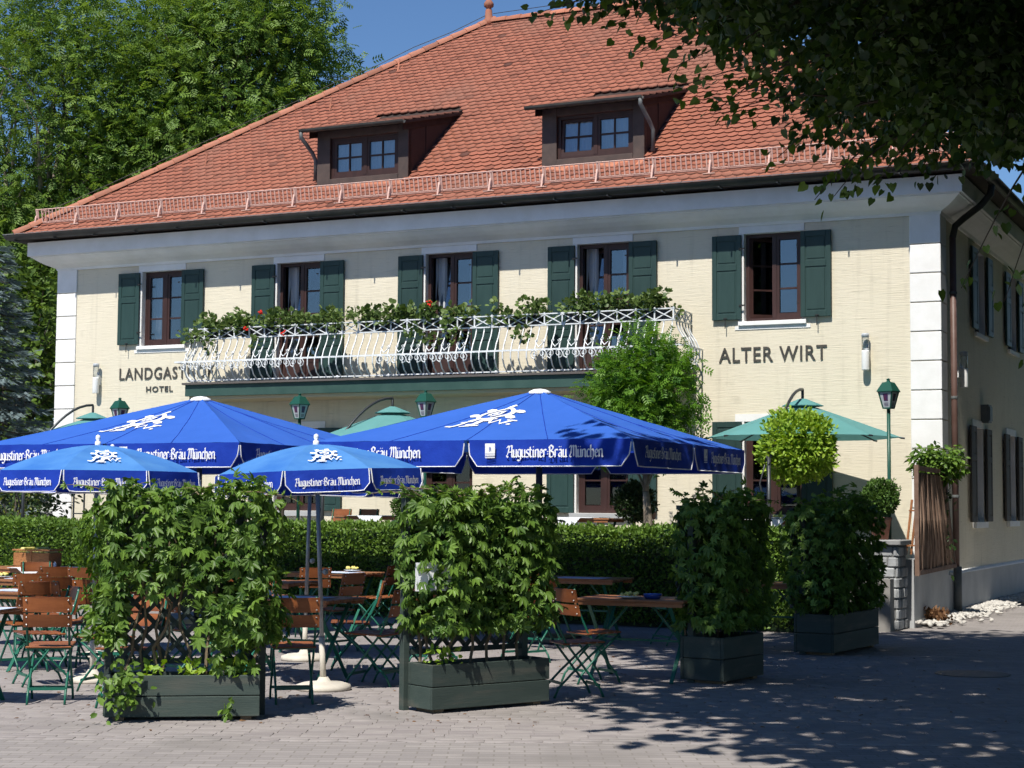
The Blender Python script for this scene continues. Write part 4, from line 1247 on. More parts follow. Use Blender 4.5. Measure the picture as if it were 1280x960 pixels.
def teal_parasol(label, u, v, pu, pv_, r=1.40, zt=3.12, ze=2.62):
    t = thing('cantilever_parasol', label, 'parasol', L(u, v, TER), -PSI, 'teal cantilever parasols')
    zt -= TER; ze -= TER
    n = 8
    for i in range(n):
        a0, a1 = 2 * math.pi * i / n + .2, 2 * math.pi * (i + 1) / n + .2
        m = MB(); N = 5
        for k in range(N):
            r0, r1 = r * k / N + (.0), r * (k + 1) / N
            f = lambda rr_: zt - (zt - ze) * (rr_ / r) ** 1.05
            m.add([(r0 * math.cos(a0), r0 * math.sin(a0), f(r0)), (r1 * math.cos(a0), r1 * math.sin(a0), f(r1)), (r1 * math.cos(a1), r1 * math.sin(a1), f(r1)), (r0 * math.cos(a1), r0 * math.sin(a1), f(r0))], [(0, 1, 2, 3)])
        m.build('canopy_panel', 'canvas_teal', t)
        MB().tube([(0, 0, zt - .05), (r * 1.0 * math.cos(a0), r * 1.0 * math.sin(a0), ze - .01)], .011, 5).build('rib', 'pole_dark', t)
        MB().tube([(r * .985 * math.cos(a0), r * .985 * math.sin(a0), ze - .005), (r * 1.03 * math.cos(a0), r * 1.03 * math.sin(a0), ze - .012)], .014, 5).build('rib_tip', 'pole_dark', t)
    MB().lathe([(.30, -.075), (.30, -.065), (.05, .035), (0, .04)], 8, (0, 0, zt + .03), .2).build('vent_cap', 'canvas_teal', t)
    x, y_ = pu - u, pv_ - v
    MB().tube([(x, y_, 0), (x, y_, 1.62)], .028, 8).build('pole', 'pole_dark', t, True)
    pts = []
    for k in range(11):
        s = k / 10
        pts.append((x * (1 - s), y_ * (1 - s), 1.50 + (zt + .20 - 1.50) * math.sin(s * math.pi / 2) ** .9))
    pts += [(0, 0, zt + .17), (0, 0, zt - .1)]
    MB().tube(pts, .022, 8).build('arm', 'pole_dark', t, True)
    MB().tube([(x, y_, .75), (x * 1.12 - .10, y_ * 1.05, 1.25), (x * .86 , y_ * .86, 1.98)], .012, 6).build('strut', 'pole_dark', t, True)
    MB().lathe([(.34, 0), (.34, .05), (.05, .09)], 8, (x, y_, 0)).build('base', 'pole_dark', t)
    return t
teal_parasol('teal cantilever parasol on the terrace below the white wall lamp by the corner', -1.66, -1.62, -1.72, -3.12)
teal_parasol('teal cantilever parasol showing between the two large blue parasols', -8.35, -1.8, -8.9, -3.0)
teal_parasol('teal cantilever parasol at the left end of the front', -14.35, -1.8, -14.9, -2.9)

# ---------------------------------------------------------------- lanterns and wall lamps
def lantern(label, u, v):
    t = thing('lamp_post', label, 'lamp post', L(u, v, TER), -PSI - R(15), 'green lantern posts on the terrace')
    zt = 3.345 - TER
    MB().tube([(0, 0, 0), (0, 0, zt - .36)], .026, 8).build('post', 'lamp_green', t, True)
    MB().lathe([(.06, 0), (.05, .05), (.03, .08)], 8).build('foot', 'lamp_green', t)
    hb, ht, z0, z1 = .055, .102, zt - .365, zt - .135
    cb = [(-hb, -hb, z0), (hb, -hb, z0), (hb, hb, z0), (-hb, hb, z0)]; ct = [(-ht, -ht, z1), (ht, -ht, z1), (ht, ht, z1), (-ht, ht, z1)]
    m = MB()
    for i in range(4): m.bar(cb[i], ct[i], .016, .016)
    for i in range(4): m.bar(cb[i], cb[(i + 1) % 4], .018, .018); m.bar(ct[i], ct[(i + 1) % 4], .016, .016)
    m.build('cage', 'lamp_green', t)
    for i in range(4):
        k = .97
        a, b, c, d = cb[i], cb[(i + 1) % 4], ct[(i + 1) % 4], ct[i]
        s = lambda p_: (p_[0] * k, p_[1] * k, p_[2])
        g_ = MB().quad(s(a), s(b), s(c), s(d)).build('pane', 'lamp_milk', t)
        def on(fx, fy, k2=1.0):
            p0 = Vector(a).lerp(Vector(b), fx); p1 = Vector(d).lerp(Vector(c), fx); p_ = p0.lerp(p1, fy); return (p_.x * k2, p_.y * k2, p_.z)
        MB().quad(on(.3, .42), on(.7, .42), on(.7, .86), on(.3, .86)).build('badge', 'sign_blue', g_)
        mm = MB()
        for y0 in (.12, .20, .28): mm.quad(on(.26, y0), on(.74, y0), on(.74, y0 + .035), on(.26, y0 + .035))
        mm.build('badge_text', 'sign_blue', g_)
    MB().lathe([(.165, -.145), (.17, -.132), (.10, -.03), (.085, -.01), (.03, .0), (.02, .02), (.03, .035), (.0, .05)], 4, (0, 0, zt), R(45)).build('hood', 'lamp_green', t)
    return t
lantern('green lantern post beside the box ball near the inn corner', -.235, -2.4)
lantern('green lantern post between the two large blue parasols, under the balcony middle', -7.43, -2.4)
lantern('green lantern post under the balcony beside the pale green bush', -9.72, -2.4)
lantern('green lantern post peeking over the left blue parasol below the word HOTEL', -13.30, -2.4)
def wall_lamp(label, pos, rotz):
    t = thing('wall_lamp', label, 'wall lamp', pos, rotz, 'cylindrical wall lamps')
    MB().lathe([(.058, -.30), (.060, -.29), (.060, -.02), (.058, 0)], 14, (0, -.11, .02)).build('body', 'lamp_white', t, True)
    MB().lathe([(.056, 0.0), (.056, .20)], 14, (0, -.11, .022)).build('glass', 'lamp_glass', t, True)
    MB().lathe([(.060, 0.0), (.060, .05), (.05, .06)], 14, (0, -.11, .222)).build('cap', 'lamp_milk', t, True)
    MB().box(-.035, .035, -.06, -.004, -.12, .06).build('bracket', 'lamp_white', t)
    return t
wall_lamp('white tube wall lamp right of the words ALTER WIRT', L(-1.10, 0, 3.98), -PSI)
wall_lamp('white tube wall lamp left of the word LANDGASTHOF', L(-15.66, 0, 3.94), -PSI)
wall_lamp('white tube wall lamp on the shaded side wall beside the downpipe', L(0, 1.3, 3.78), -PSI + R(90))

# ---------------------------------------------------------------- balcony flowers
FB = [(-13.0, -12.15, .17, 'flower box with bushy geraniums at the left end of the balcony'), (-11.95, -11.0, .20, 'flower box with three red blossoms, second from the left end'),
      (-10.95, -9.95, .17, 'flower box with trailing geraniums between second and third green doors'), (-9.55, -8.65, .19, 'flower box in front of the left leaf of the middle balcony door'),
      (-8.45, -7.5, .19, 'flower box with a single red blossom in front of the middle balcony door'), (-6.95, -6.2, .19, 'flower box below the left shutter of the right balcony door'),
      (-5.75, -4.9, .24, 'tall flower box in front of the right balcony door'), (-4.85, -4.02, .22, 'flower box at the right end of the balcony above the small tree')]
RED = {1: [(-11.45, 4.92), (-11.75, 4.66), (-11.0, 4.55)], 4: [(-8.15, 4.93)]}
for bi, (a, b, h, lab) in enumerate(FB):
    t = thing('flower_box', lab, 'flower box', L((a + b) / 2, ve + .13, 4.52), -PSI, 'flower boxes along the balcony rail')
    hl = (b - a) / 2
    MB().box(-hl, hl, -.10, .10, 0, .16).build('box', 'box_black', t, bev=.01)
    nc = int((b - a) * 30)
    cc = np.column_stack([rng.uniform(-hl - .07, hl + .07, nc), rng.uniform(-.13, .10, nc), rng.uniform(.10, .19 + h * 1.1, nc)])
    dn = rng.uniform(size=nc) < .07
    cc[dn, 2] = rng.uniform(-.18, .08, dn.sum()); cc[dn, 1] = -.19
    p, d, ix = clumps(cc, 20, .13, .8); n = len(p); tnt = rng.uniform(.1, .8, nc)[ix] + rng.normal(size=n) * .2
    leaves('geranium', 'leaf_geranium', T_round, p, d + [0, -.3, .2], rng.normal(size=(n, 3)) * .6 + [0, -.5, .8], rng.uniform(.055, .095, n), tnt, t)
    sm = MB()
    for c in cc[:nc // 2]: sm.tube([(c[0] * .9, 0, .14), tuple(c)], .006, 4)
    stuff(sm.build('stems', 'leaf_dark', t))
    for (u, z) in RED.get(bi, []):
        m = MB(); x = u - (a + b) / 2
        for k in range(9):
            o = rng.normal(size=3) * .018; m.lathe([(0, -.015), (.02, -.005), (.018, .010), (0, .017)], 6, (x + o[0], -.24 + o[1], z - 4.52 + o[2]))
        m.build('blossom', 'blossom', t)

# ---------------------------------------------------------------- garden furniture
def chair_proto():
    t = thing('folding_chair', 'x', 'chair', (0, 0, 0), 0, 'wooden folding beer garden chairs')
    for k in range(5):
        y_ = -.17 + k * .078
        MB().box(-.18, .18, y_, y_ + .066, .448 - .01 * (2 - k) * .3, .464 - .01 * (2 - k) * .3).build('seat_slat', 'chair_wood', t, bev=.006)
    for z0, z1, y_ in ((.615, .715, -.245), (.735, .855, -.275)):
        m = MB()
        N = 6
        for k in range(N):
            x0, x1 = -.19 + .38 * k / N, -.19 + .38 * (k + 1) / N
            c0, c1 = -.02 * (1 - (x0 / .19) ** 2), -.02 * (1 - (x1 / .19) ** 2)
            m.add([(x0, y_ + c0, z0), (x1, y_ + c1, z0), (x1, y_ + c1 - .025, z1), (x0, y_ + c0 - .025, z1), (x0, y_ + c0 + .016, z0), (x1, y_ + c1 + .016, z0), (x1, y_ + c1 - .009, z1), (x0, y_ + c0 - .009, z1)],
                  [(0, 1, 2, 3), (7, 6, 5, 4), (3, 2, 6, 7), (1, 0, 4, 5)] + ([(0, 3, 7, 4)] if k == 0 else []) + ([(2, 1, 5, 6)] if k == N - 1 else []))
        m.build('back_slat', 'chair_wood', t)
    for s in (-1, 1):
        m = MB(); m.tube([(s * .163, -.285, .86), (s * .163, -.235, .66), (s * .163, -.14, .46), (s * .163, .05, .22), (s * .163, .17, .07), (s * .163, .20, 0)], .0105, 6); m.build('leg', 'chair_green', t, True)
        m = MB(); m.tube([(s * .146, .20, .44), (s * .146, .10, .36), (s * .146, -.08, .20), (s * .146, -.20, .08), (s * .146, -.235, 0)], .0105, 6); m.build('leg', 'chair_green', t, True)
    for a, b in (((-.163, .165, .10), (.163, .165, .10)), ((-.146, -.17, .12), (.146, -.17, .12)), ((-.163, -.13, .44), (.163, -.13, .44)), ((-.146, .19, .43), (.146, .19, .43))):
        MB().bar(a, b, .013, .023).build('stretcher', 'chair_green', t)
    m = MB()
    for s in (-1, 1):
        for z, y_ in ((.635, -.25), (.695, -.262), (.755, -.285), (.83, -.300)):
            m.lathe([(.0, -.009), (.009, 0), (0, .009)], 6, (s * .163, y_ - .006, z)); m.lathe([(.0, -.009), (.009, 0), (0, .009)], 6, (s * .163, y_ + .028, z))
    stuff(m.build('rivets', 'rivet', t))
    return t
def table_proto():
    t = thing('folding_table', 'x', 'table', (0, 0, 0), 0, 'wooden folding beer garden tables')
    for k in range(6):
        y_ = -.35 + k * .118
        MB().box(-.55, .55, y_, y_ + .110, .728, .752).build('table_slat', 'table_wood', t, bev=.005)
    for q in ((-.53, .53, -.335, -.315, .69), (-.53, .53, .315, .335, .69), (-.42, -.39, -.31, .31, .70), (.39, .42, -.31, .31, .70)): MB().box(*q, .727).build('apron', 'table_wood', t)
    for s in (-1, 1):
        for q in (-1, 1):
            MB().bar((s * .40 + q * .012, -.30 * q, 0), (s * .40 + q * .012, .27 * q, .70), .012, .035, (1, 0, 0)).build('leg', 'chair_green', t)
    for a, b in (((-.40, 0, .36), (.40, 0, .36)), ((-.40, .0, .36), (-.1, 0, .70)), ((.40, 0, .36), (.1, 0, .70))): MB().bar(a, b, .014, .02).build('stretcher', 'chair_green', t)
    return t
CH, TB = chair_proto(), table_proto()
used = {}
def place(proto, x, y_, deg, lab, z=0.0, grp=None):
    if proto.name not in used:
        used[proto.name] = 1; o = proto; o.location = (x, y_, z); o.rotation_euler = (0, 0, R(deg)); o['label'] = lab
    else:
        o = copy_tree(proto, None, (x, y_, z), R(deg), lab)
    if grp: o['group'] = grp
    return o
# yaw: 0 = the sitter looks away from the camera
place(TB, -4.55, 13.9, -8, 'folding table at the left picture edge, nearest the camera')
place(TB, -5.05, 16.9, -20, 'second folding table from the front at the left edge')
place(TB, -5.65, 19.5, -22, 'folding table with blue mat and yellow dish at the left')
place(TB, -6.45, 22.9, -22, 'farthest left folding table, carrying the wicker basket')
place(CH, -3.72, 14.05, 8, 'folding chair nearest the left edge, its brown back towards us')
place(CH, -4.66, 16.6, 40, 'folding chair behind the nearest left one, turned to the second table')
place(CH, -4.30, 16.75, -30, 'folding chair facing right between second table and vine planter')
place(CH, -4.75, 17.7, 35, 'folding chair in the third row left, partly behind another back')
place(CH, -5.45, 20.6, 20, 'folding chair in front of the basket table')
place(CH, -4.92, 20.4, -12, 'folding chair right of the basket table, half behind the vine')
place(CH, -4.12, 17.2, 6, 'folding chair just left of the vine planter top leaves')
place(CH, -3.45, 14.9, 75, 'folding chair seen edge on beside the left vine planter')
place(CH, -3.02, 13.75, 160, 'folding chair with green feet behind the left planter corner')
place(CH, -1.78, 14.2, 12, 'folding chair at the right end of the left vine planter')
place(TB, -1.98, 15.95, -25, 'folding table behind the front middle parasol pole')
place(CH, -1.22, 15.55, 68, 'folding chair with its back to us right of the middle table')
place(CH, -.98, 15.75, 62, 'folding chair next to the vine planter in the middle')
place(CH, -2.45, 16.75, 190, 'folding chair on the far side of the middle table')
place(TB, -2.75, 19.3, -25, 'folding table in the second row behind the parasol poles')
place(TB, -2.25, 22.0, -25, 'folding table in deep shade below the hedge in the middle')
place(CH, -1.72, 21.6, 70, 'left one of two folding chairs in shade below the hedge')
place(CH, -1.42, 21.75, 66, 'right one of two folding chairs in shade below the hedge')
place(CH, -1.95, 19.1, 55, 'folding chair right of the second row table')
place(CH, .55, 14.75, -72, 'folding chair right of the middle vine planter, facing the table')
place(CH, .75, 15.9, -62, 'second folding chair right of the middle vine planter')
place(TB, 1.22, 16.25, -25, 'folding table with yellow snack and blue ashtray right of centre')
place(CH, 1.86, 17.2, 100, 'folding chair with a sunlit seat between table and dark planter')
place(TB, .85, 20.8, -25, 'folding table in deep shade below the hedge right of centre')
place(CH, .35, 19.6, -40, 'folding chair in shade before the hedge right of centre')
place(CH, 1.9, 20.3, 120, 'folding chair in shade by the far table right of centre')
place(TB, 2.95, 19.9, -25, 'folding table seen between the two dark planters')
place(CH, 2.55, 19.2, -30, 'folding chair seen between the two dark planters')
place(CH, -5.15, 18.6, 15, 'folding chair between the second and third left tables')
place(CH, -5.9, 21.6, -160, 'folding chair on the near side of the basket table')
place(CH, -4.15, 15.35, 120, 'folding chair turned left behind the nearest left chair')
place(CH, -3.05, 18.35, 20, 'folding chair before the second row table, left of the poles')
place(CH, -2.4, 20.9, 15, 'folding chair in shade between second row and hedge')
place(CH, -.75, 17.3, -60, 'folding chair in shade behind the middle vine planter')
place(CH, .15, 17.9, 40, 'folding chair in shade right behind the middle planter')
place(CH, -1.55, 17.0, 95, 'folding chair in shade left behind the middle vine planter')
place(CH, -2.95, 16.0, -50, 'folding chair half hidden by the left planter top right leaves')
place(CH, -3.3, 20.0, 110, 'folding chair on the far side of the second row table')
place(CH, .1, 21.0, -70, 'folding chair in deep shade left of the far right table')
# litter blown over the paving
n = 420
fx = rng.uniform(12.3, 21, n); fy = rng.uniform(-.3, .32, n) * fx
stuff(tag(leaves('fallen_leaves', 'leaf_dry', T_ova, np.column_stack([fy, fx, np.full(n, .006)]), rng.normal(size=(n, 3)) * [1, 1, .05], rng.normal(size=(n, 3)) * .25 + [0, 0, 1], rng.uniform(.02, .05, n), rng.uniform(0, 1, n)), 'small dry leaves scattered over the paving', 'leaves'))
TG = 'terrace furniture by the wall'
def lp(u, v): p = L(u, v); return p[0], p[1]
D = -math.degrees(PSI)
for u, v, r_, lab in ((-9.85, -1.1, 180, 'left terrace chair in front of the wall under the lantern'), (-9.35, -1.05, 180, 'second terrace chair beside the white clothed table'), (-4.45, -1.15, 90, 'dark terrace chair right of the clothed table below the window'),
                      (-3.36, -1.2, 190, 'terrace chair just right of the small tree trunk'), (-2.98, -1.3, 165, 'terrace chair left of the green shutter below the teal parasol'), (-.95, -1.3, 180, 'terrace chair back left of the potted box ball'), (-2.55, -1.15, 180, 'terrace chair below the window behind the dark vines')):
    place(CH, *lp(u, v), D + r_, lab, TER, 'terrace chairs')
for u, v, lab in ((-8.6, -1.9, 'terrace table with a white cloth left of the box ball'), (-4.98, -1.9, 'terrace table with a white cloth below the sunlit window sill'), (-1.9, -1.95, 'terrace table with yellow dish behind the two dark planters')):
    place(TB, *lp(u, v), D, lab, TER, 'terrace tables')
fc = thing('folded_chair', 'pale slatted folded chair leaning beside the potted box ball', 'chair', L(-.05, -2.15, TER + .3), -PSI)
for k in range(3): MB().bar((-.02 + .07 * k, 0, .0), (.06 + .07 * k, .05, .75), .03, .02, (0, 1, 0)).build('slat', 'table_wood', fc)
MB().bar((-.04, -.01, .12), (.18, -.01, .12), .03, .02).bar((.02, .03, .6), (.24, .03, .6), .03, .02).build('rail', 'table_wood', fc)
# cloths and small things on the tables
def cloth(lab, x, y_, z, deg, w, d, m, hang=0.0, grp='table mats'):
    b = MB(); N = 8
    f = lambda i, j: (-w / 2 + w * i / N, -d / 2 + d * j / N)
    b.box(-w / 2, w / 2, -d / 2, d / 2, 0.0, .004)
    if hang:
        b.add([(-w * .28, -d / 2, .003), (w * .28, -d / 2, .003), (w * .05, -d / 2 - .015, -hang), (-w * .03, -d / 2 - .012, -hang * 1.02)], [(0, 1, 2, 3)])
        b.add([(w / 2, -d * .3, .003), (w / 2, d * .3, .003), (w / 2 + .015, 0.02, -hang), (w / 2 + .013, -.03, -hang)], [(0, 1, 2, 3)])
    o = b.build('tablecloth' if hang else 'table_mat', m); o.location = (x, y_, z); o.rotation_euler = (0, 0, R(deg))
    return tag(o, lab, 'tablecloth' if hang else 'table mat', grp)
cloth('pale blue mat on the nearest left table', -4.25, 13.85, .755, -8, .5, .35, 'cloth_blue')
cloth('pale blue mat on the second left table', -4.75, 16.75, .755, -20, .5, .35, 'cloth_blue')
cloth('blue mat beside the yellow dish on the third left table', -5.3, 19.35, .755, -22, .62, .35, 'cloth_blue')
cloth('white cloth corner hanging from the basket table', -6.1, 22.72, .755, -22, .7, .72, 'cloth_white', .12, 'tablecloths')
cloth('pale blue mat on the table behind the front middle pole', -1.95, 15.8, .755, -25, .6, .36, 'cloth_blue')
cloth('white and blue mat on the second row table', -2.85, 19.15, .755, -25, .62, .4, 'cloth_blue')
cloth('blue mat on the shaded table below the hedge', -2.2, 21.8, .755, -25, .62, .4, 'cloth_blue')
cloth('blue mat on the shaded table right of centre', .85, 20.6, .755, -25, .62, .4, 'cloth_blue')
for u, lab in ((-8.45, 'white cloth with hanging corner on the left terrace table'), (-5.08, 'white cloth on the terrace table below the window sill'), (-1.95, 'white cloth on the terrace table behind the dark planters')):
    x, y_ = lp(u, -1.95); cloth(lab, x, y_, TER + .756, D, .82, .74, 'cloth_white', .2, 'tablecloths')
bk = thing('wicker_basket', 'brown wicker basket filled with yellow napkins on the far left table', 'basket', (-6.22, 22.72, .76), R(-18))
for a, b, c, d in ((-.27, .27, -.15, -.135), (-.27, .27, .135, .15), (-.27, -.255, -.135, .135), (.255, .27, -.135, .135)):
    MB().box(a, b, c, d, .02, .19).build('side', 'wicker', bk, bev=.006)
MB().box(-.26, .26, -.14, .14, 0, .02).build('bottom', 'wicker', bk)
MB().tube([(-.275, -.155, .225), (.275, -.155, .225), (.275, .155, .225), (-.275, .155, .225), (-.275, -.155, .225)], .013, 6).build('rim', 'wicker', bk)
MB().box(-.013, .013, -.158, -.152, .02, .22).build('stake', 'wicker', bk)
m = MB()
for k in range(7): m.box(-.25 + k * .07, -.25 + k * .07 + .062, -.13, .13, .15, .235 + .025 * math.sin(k * 1.9))
stuff(m.build('napkins', 'yellow', bk, bev=.008))
def dish(lab, x, y_, z, food=True, ash=True):
    t = thing('snack_dish', lab, 'dish', (x, y_, z))
    MB().lathe([(.05, 0), (.11, .018), (.115, .022)], 14).build('plate', 'china' if food else 'dish_blue', t, True)
    if food:
        m = MB()
        for k in range(12): m.lathe([(0, -.018), (.022, 0), (0, .018)], 6, (rng.normal() * .04, rng.normal() * .035, .035 + rng.uniform() * .02))
        stuff(m.build('snacks', 'yellow', t))
    if ash: MB().lathe([(.07, 0), (.09, .04), (.085, .045), (.06, .012)], 12, (.22, .02, 0)).build('ashtray', 'dish_blue', t, True)
dish('dish of yellow snacks with blue ashtray on the table right of centre', 1.1, 16.05, .755)
dish('yellow dish on the third left table', -5.72, 19.45, .755, True, False)
dish('yellow dish on the shaded middle table', -2.0, 21.9, .762, True, False)
x, y_ = lp(-1.9, -2.0); dish('yellow dish on the terrace table behind the dark planters', x, y_, TER + .765, True, False)
def shaker(lab, x, y_, z):
    t = thing('cruet', lab, 'cruet', (x, y_, z), 0, 'cruets on the tables')
    MB().lathe([(.03, 0), (.035, .04), (.02, .075), (.022, .09), (.0, .1)], 10).build('pot', 'china', t, True)
    MB().lathe([(.02, 0), (.022, .05), (.012, .07), (0, .075)], 8, (.07, .01, 0)).build('shaker', 'china', t, True)
shaker('white cruet pair beside the wicker basket', -6.02, 22.55, .762)
shaker('small cruet on the table behind the front middle pole', -2.22, 15.85, .755)

# ---------------------------------------------------------------- vine planters
def planter(label, org, deg, ln, dp, hbox, n, nobj, bare=None, low=.55, top=1.72, sign=False, wide=.10, cat='planter', back=.26, inset=False):
    t = thing('vine_planter', label, cat, (org[0], org[1], 0), R(deg), 'green planters with creeper trellis')
    for j in range(2):
        z0, z1 = .03 + j * hbox / 2, .03 + (j + 1) * hbox / 2 - .006
        MB().box(0, ln, 0, .028, z0, z1).build('board', 'planter_green', t, bev=.004); MB().box(0, ln, dp - .028, dp, z0, z1).build('board', 'planter_green', t, bev=.004)
        MB().box(0.002, .028, .03, dp - .03, z0, z1).build('board', 'planter_green', t, bev=.004); MB().box(ln - .028, ln - .002, .03, dp - .03, z0, z1).build('board', 'planter_green', t, bev=.004)
    MB().box(.03, ln - .03, .03, dp - .03, .04, hbox - .04).build('soil', 'soil', t)
    for x in (.06, ln - .14): MB().box(x, x + .08, .04, dp - .04, 0, .03).build('skid', 'vine_stem', t)
    yt = dp + .03
    for x in ((.06, ln - .06) if inset else (-.01, ln + .01)): MB().box(x - .03, x + .03, dp + .002 - (.12 if inset else 0), dp + .062 - (.12 if inset else 0), 0.0, top - (.2 if inset else .06)).build('post', 'planter_green', t, bev=.004)
    zl0, zl1 = hbox + .10, top - .12
    for z in (zl0, zl1): MB().box(.02, ln - .02, dp + .012, dp + .052, z - .02, z + .02).build('trellis_rail', 'planter_green', t)
    h = zl1 - zl0; s0 = -h
    k = 0
    while s0 < ln:
        for dr in (1, -1):
            a0 = max(0, -s0); a1 = min(h, ln - s0)
            if a1 - a0 > .1:
                x0, x1 = s0 + a0, s0 + a1
                if dr < 0: x0, x1 = ln - x0, ln - x1
                yy = dp + (.024 if dr > 0 else .040)
                MB().bar((x0, yy, zl0 + a0), (x1, yy, zl0 + a1), .036, .012, (0, 1, 0)).build('lath', 'planter_green', t)
        s0 += .155
    # creeper
    vine = MB()
    for k in range(7):
        x = .1 + (ln - .2) * k / 6; z = .3; pts = []
        for q in range(8):
            pts.append((x, dp - .02 + .03 * math.sin(q + k), z)); x += rng.normal() * .05; z += (top - .45) / 7
        vine.tube(pts, [.014 - .0012 * i for i in range(8)], 5)
    vo = stuff(vine.build('vine', 'vine_stem', t))
    lo = np.array([-wide, -.10, low]); hi = np.array([ln + wide, dp + back, top])
    p, q = boxshell(n, lo, hi, ('-y', '+z', '+x', '-x', '+y'))
    c = (lo + hi) / 2; hd_ = (hi - lo) / 2
    # pull the box corners in so the mass is rounded, then ruffle it
    r_ = np.abs((p - c) / hd_); ex_ = np.clip((np.sort(r_, axis=1)[:, 1:2] - .55) / .45, 0, 1)
    p = c + (p - c) * (1 - .16 * ex_ ** 2)
    lump = (np.sin(p[:, :1] * 7 + 1) + np.sin(p[:, 2:] * 6 + p[:, :1] * 3) + np.sin(p[:, 1:2] * 9)) * .034
    p = p + q * (lump + rng.normal(size=(len(p), 1)) * .045 - .03)
    keep = rng.uniform(size=len(p)) < np.clip((p[:, 2] - low + .15) / .3, .25, 1)
    if bare is not None: keep &= ~((p[:, 0] > bare[0]) & (p[:, 0] < bare[1]) & (p[:, 2] < bare[2] + .08 * np.sin(p[:, 0] * 13)))
    p, q = p[keep], q[keep]; m_ = len(p)
    tip = q * .45 + rng.normal(size=(m_, 3)) * .45 + np.array([0, 0, -.65]); nr = q * 1.0 + rng.normal(size=(m_, 3)) * .4 + np.array([0, -.1, .5])
    sz = rng.uniform(.055, .112, m_); tn = .46 + rng.normal(size=m_) * .27
    fr_ = np.where((q[:, 1] < -.5) | (q[:, 2] > .5), rng.uniform(size=m_), -1); sel = np.argsort(-fr_)[:nobj]
    rest_ = np.setdiff1d(np.arange(m_), sel)
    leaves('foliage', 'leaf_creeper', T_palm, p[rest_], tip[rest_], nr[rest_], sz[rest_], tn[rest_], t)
    if nobj:
        for i in sel:
            y1 = Vector(tip[i]).normalized(); x1 = y1.cross(Vector(nr[i])).normalized(); z1 = x1.cross(y1)
            o = ob('leaf', LEAF[int(np.clip(tn[i] * 5, 0, 4))], vo)
            mm = Matrix.Identity(4)
            for a in range(3): mm[a][0] = x1[a] * sz[i]; mm[a][1] = y1[a] * sz[i]; mm[a][2] = z1[a] * sz[i]; mm[a][3] = p[i][a]
            o.matrix_basis = mm
    # inner shade leaves and low planting
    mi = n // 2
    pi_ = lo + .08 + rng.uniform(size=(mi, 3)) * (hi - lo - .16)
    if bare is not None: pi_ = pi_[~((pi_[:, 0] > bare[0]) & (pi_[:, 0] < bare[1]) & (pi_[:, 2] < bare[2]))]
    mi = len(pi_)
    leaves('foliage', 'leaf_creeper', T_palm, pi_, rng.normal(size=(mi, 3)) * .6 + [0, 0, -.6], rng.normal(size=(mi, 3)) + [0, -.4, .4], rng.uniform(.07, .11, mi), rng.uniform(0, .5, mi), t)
    # wandering shoots at the top
    ns = 18
    sm = MB(); P_ = []; D_ = []
    for k in range(ns):
        x = rng.uniform(-.05, ln + .1); b = np.array([x, rng.uniform(.0, dp), top - .05]); d = np.array([rng.normal() * .7, rng.normal() * .5, rng.uniform(.1, .6)])
        pts = [b + d * s * .36 + np.array([0, 0, -.10 * s * s]) for s in np.linspace(0, 1, 5)]
        sm.tube(pts, [.005, .005, .004, .003, .002], 4)
        for s in pts[1:]: P_ += [s, s]; D_ += [d + rng.normal(size=3) * .6, d + rng.normal(size=3) * .6]
    stuff(sm.build('shoots', 'vine_stem', t))
    P_ = np.array(P_); leaves('foliage', 'leaf_creeper', T_palm, P_, np.array(D_), rng.normal(size=(len(P_), 3)) * .4 + [0, -.2, 1], rng.uniform(.03, .06, len(P_)), rng.uniform(.6, 1, len(P_)), t)
    return t
LEAF = [MB().add(T_palm[0], T_palm[1], x).mesh('leaf', 'leaf_creeper') for x in (.1, .3, .5, .7, .9)]
p1 = planter('green wooden planter with creeper and bare lattice, the left one in front', (-2.98, 12.78), 8, 1.13, .33, .31, 1700, 280, bare=(.12, .66, .98), low=.5, wide=.11)
p2 = planter('green wooden planter full of creeper in the middle front', (-.60, 13.37), 38, 1.17, .33, .35, 1600, 280, low=.55, wide=.05, back=.10)
p3 = planter('shaded dark planter with creeper, third from the left', (1.93, 15.69), 57, .86, .44, .40, 1300, 110, low=.42, top=1.72, wide=.06, back=.08, inset=True)
p4 = planter('shaded dark planter with creeper, rightmost near the pillar', (3.52, 18.86), 60, 1.55, .46, .42, 1800, 60, low=.40, top=1.70, wide=.12, back=.1, inset=True)
# strays on the left planter: hanging tendrils, low ground planting
n = 90
x = rng.uniform(.78, 1.12, n); z = rng.uniform(.38, 1.0, n); y_ = rng.uniform(-.10, .30, n)
leaves('foliage', 'leaf_creeper', T_palm, np.column_stack([x, y_, z]), rng.normal(size=(n, 3)) * .5 + [0, -.3, -.7], rng.normal(size=(n, 3)) * .5 + [0, -1, .4], rng.uniform(.06, .10, n), rng.uniform(.3, .9, n), p1)
n = 120
leaves('foliage', 'leaf_lime', T_ova, np.column_stack([rng.uniform(.25, 1.1, n), rng.uniform(0.0, .3, n), rng.uniform(.30, .42, n)]), rng.normal(size=(n, 3)) + [0, -.3, .6], rng.normal(size=(n, 3)) * .5 + [0, -.2, 1], rng.uniform(.06, .10, n), rng.uniform(0, .6, n), p1)
n = 150
a = rng.normal(size=(n, 3)) * [.085, .04, .11] + [.12, -.10, .27]
leaves('foliage', 'leaf_hedge', T_ova, a, rng.normal(size=(n, 3)) * .6 + [0, -.5, -.3], rng.normal(size=(n, 3)) * .5 + [0, -1, .5], rng.uniform(.05, .09, n), rng.uniform(.2, .9, n), p1)
n = 22
a = rng.normal(size=(n, 3)) * [.03, .02, .04] + [.90, -.05, .10]
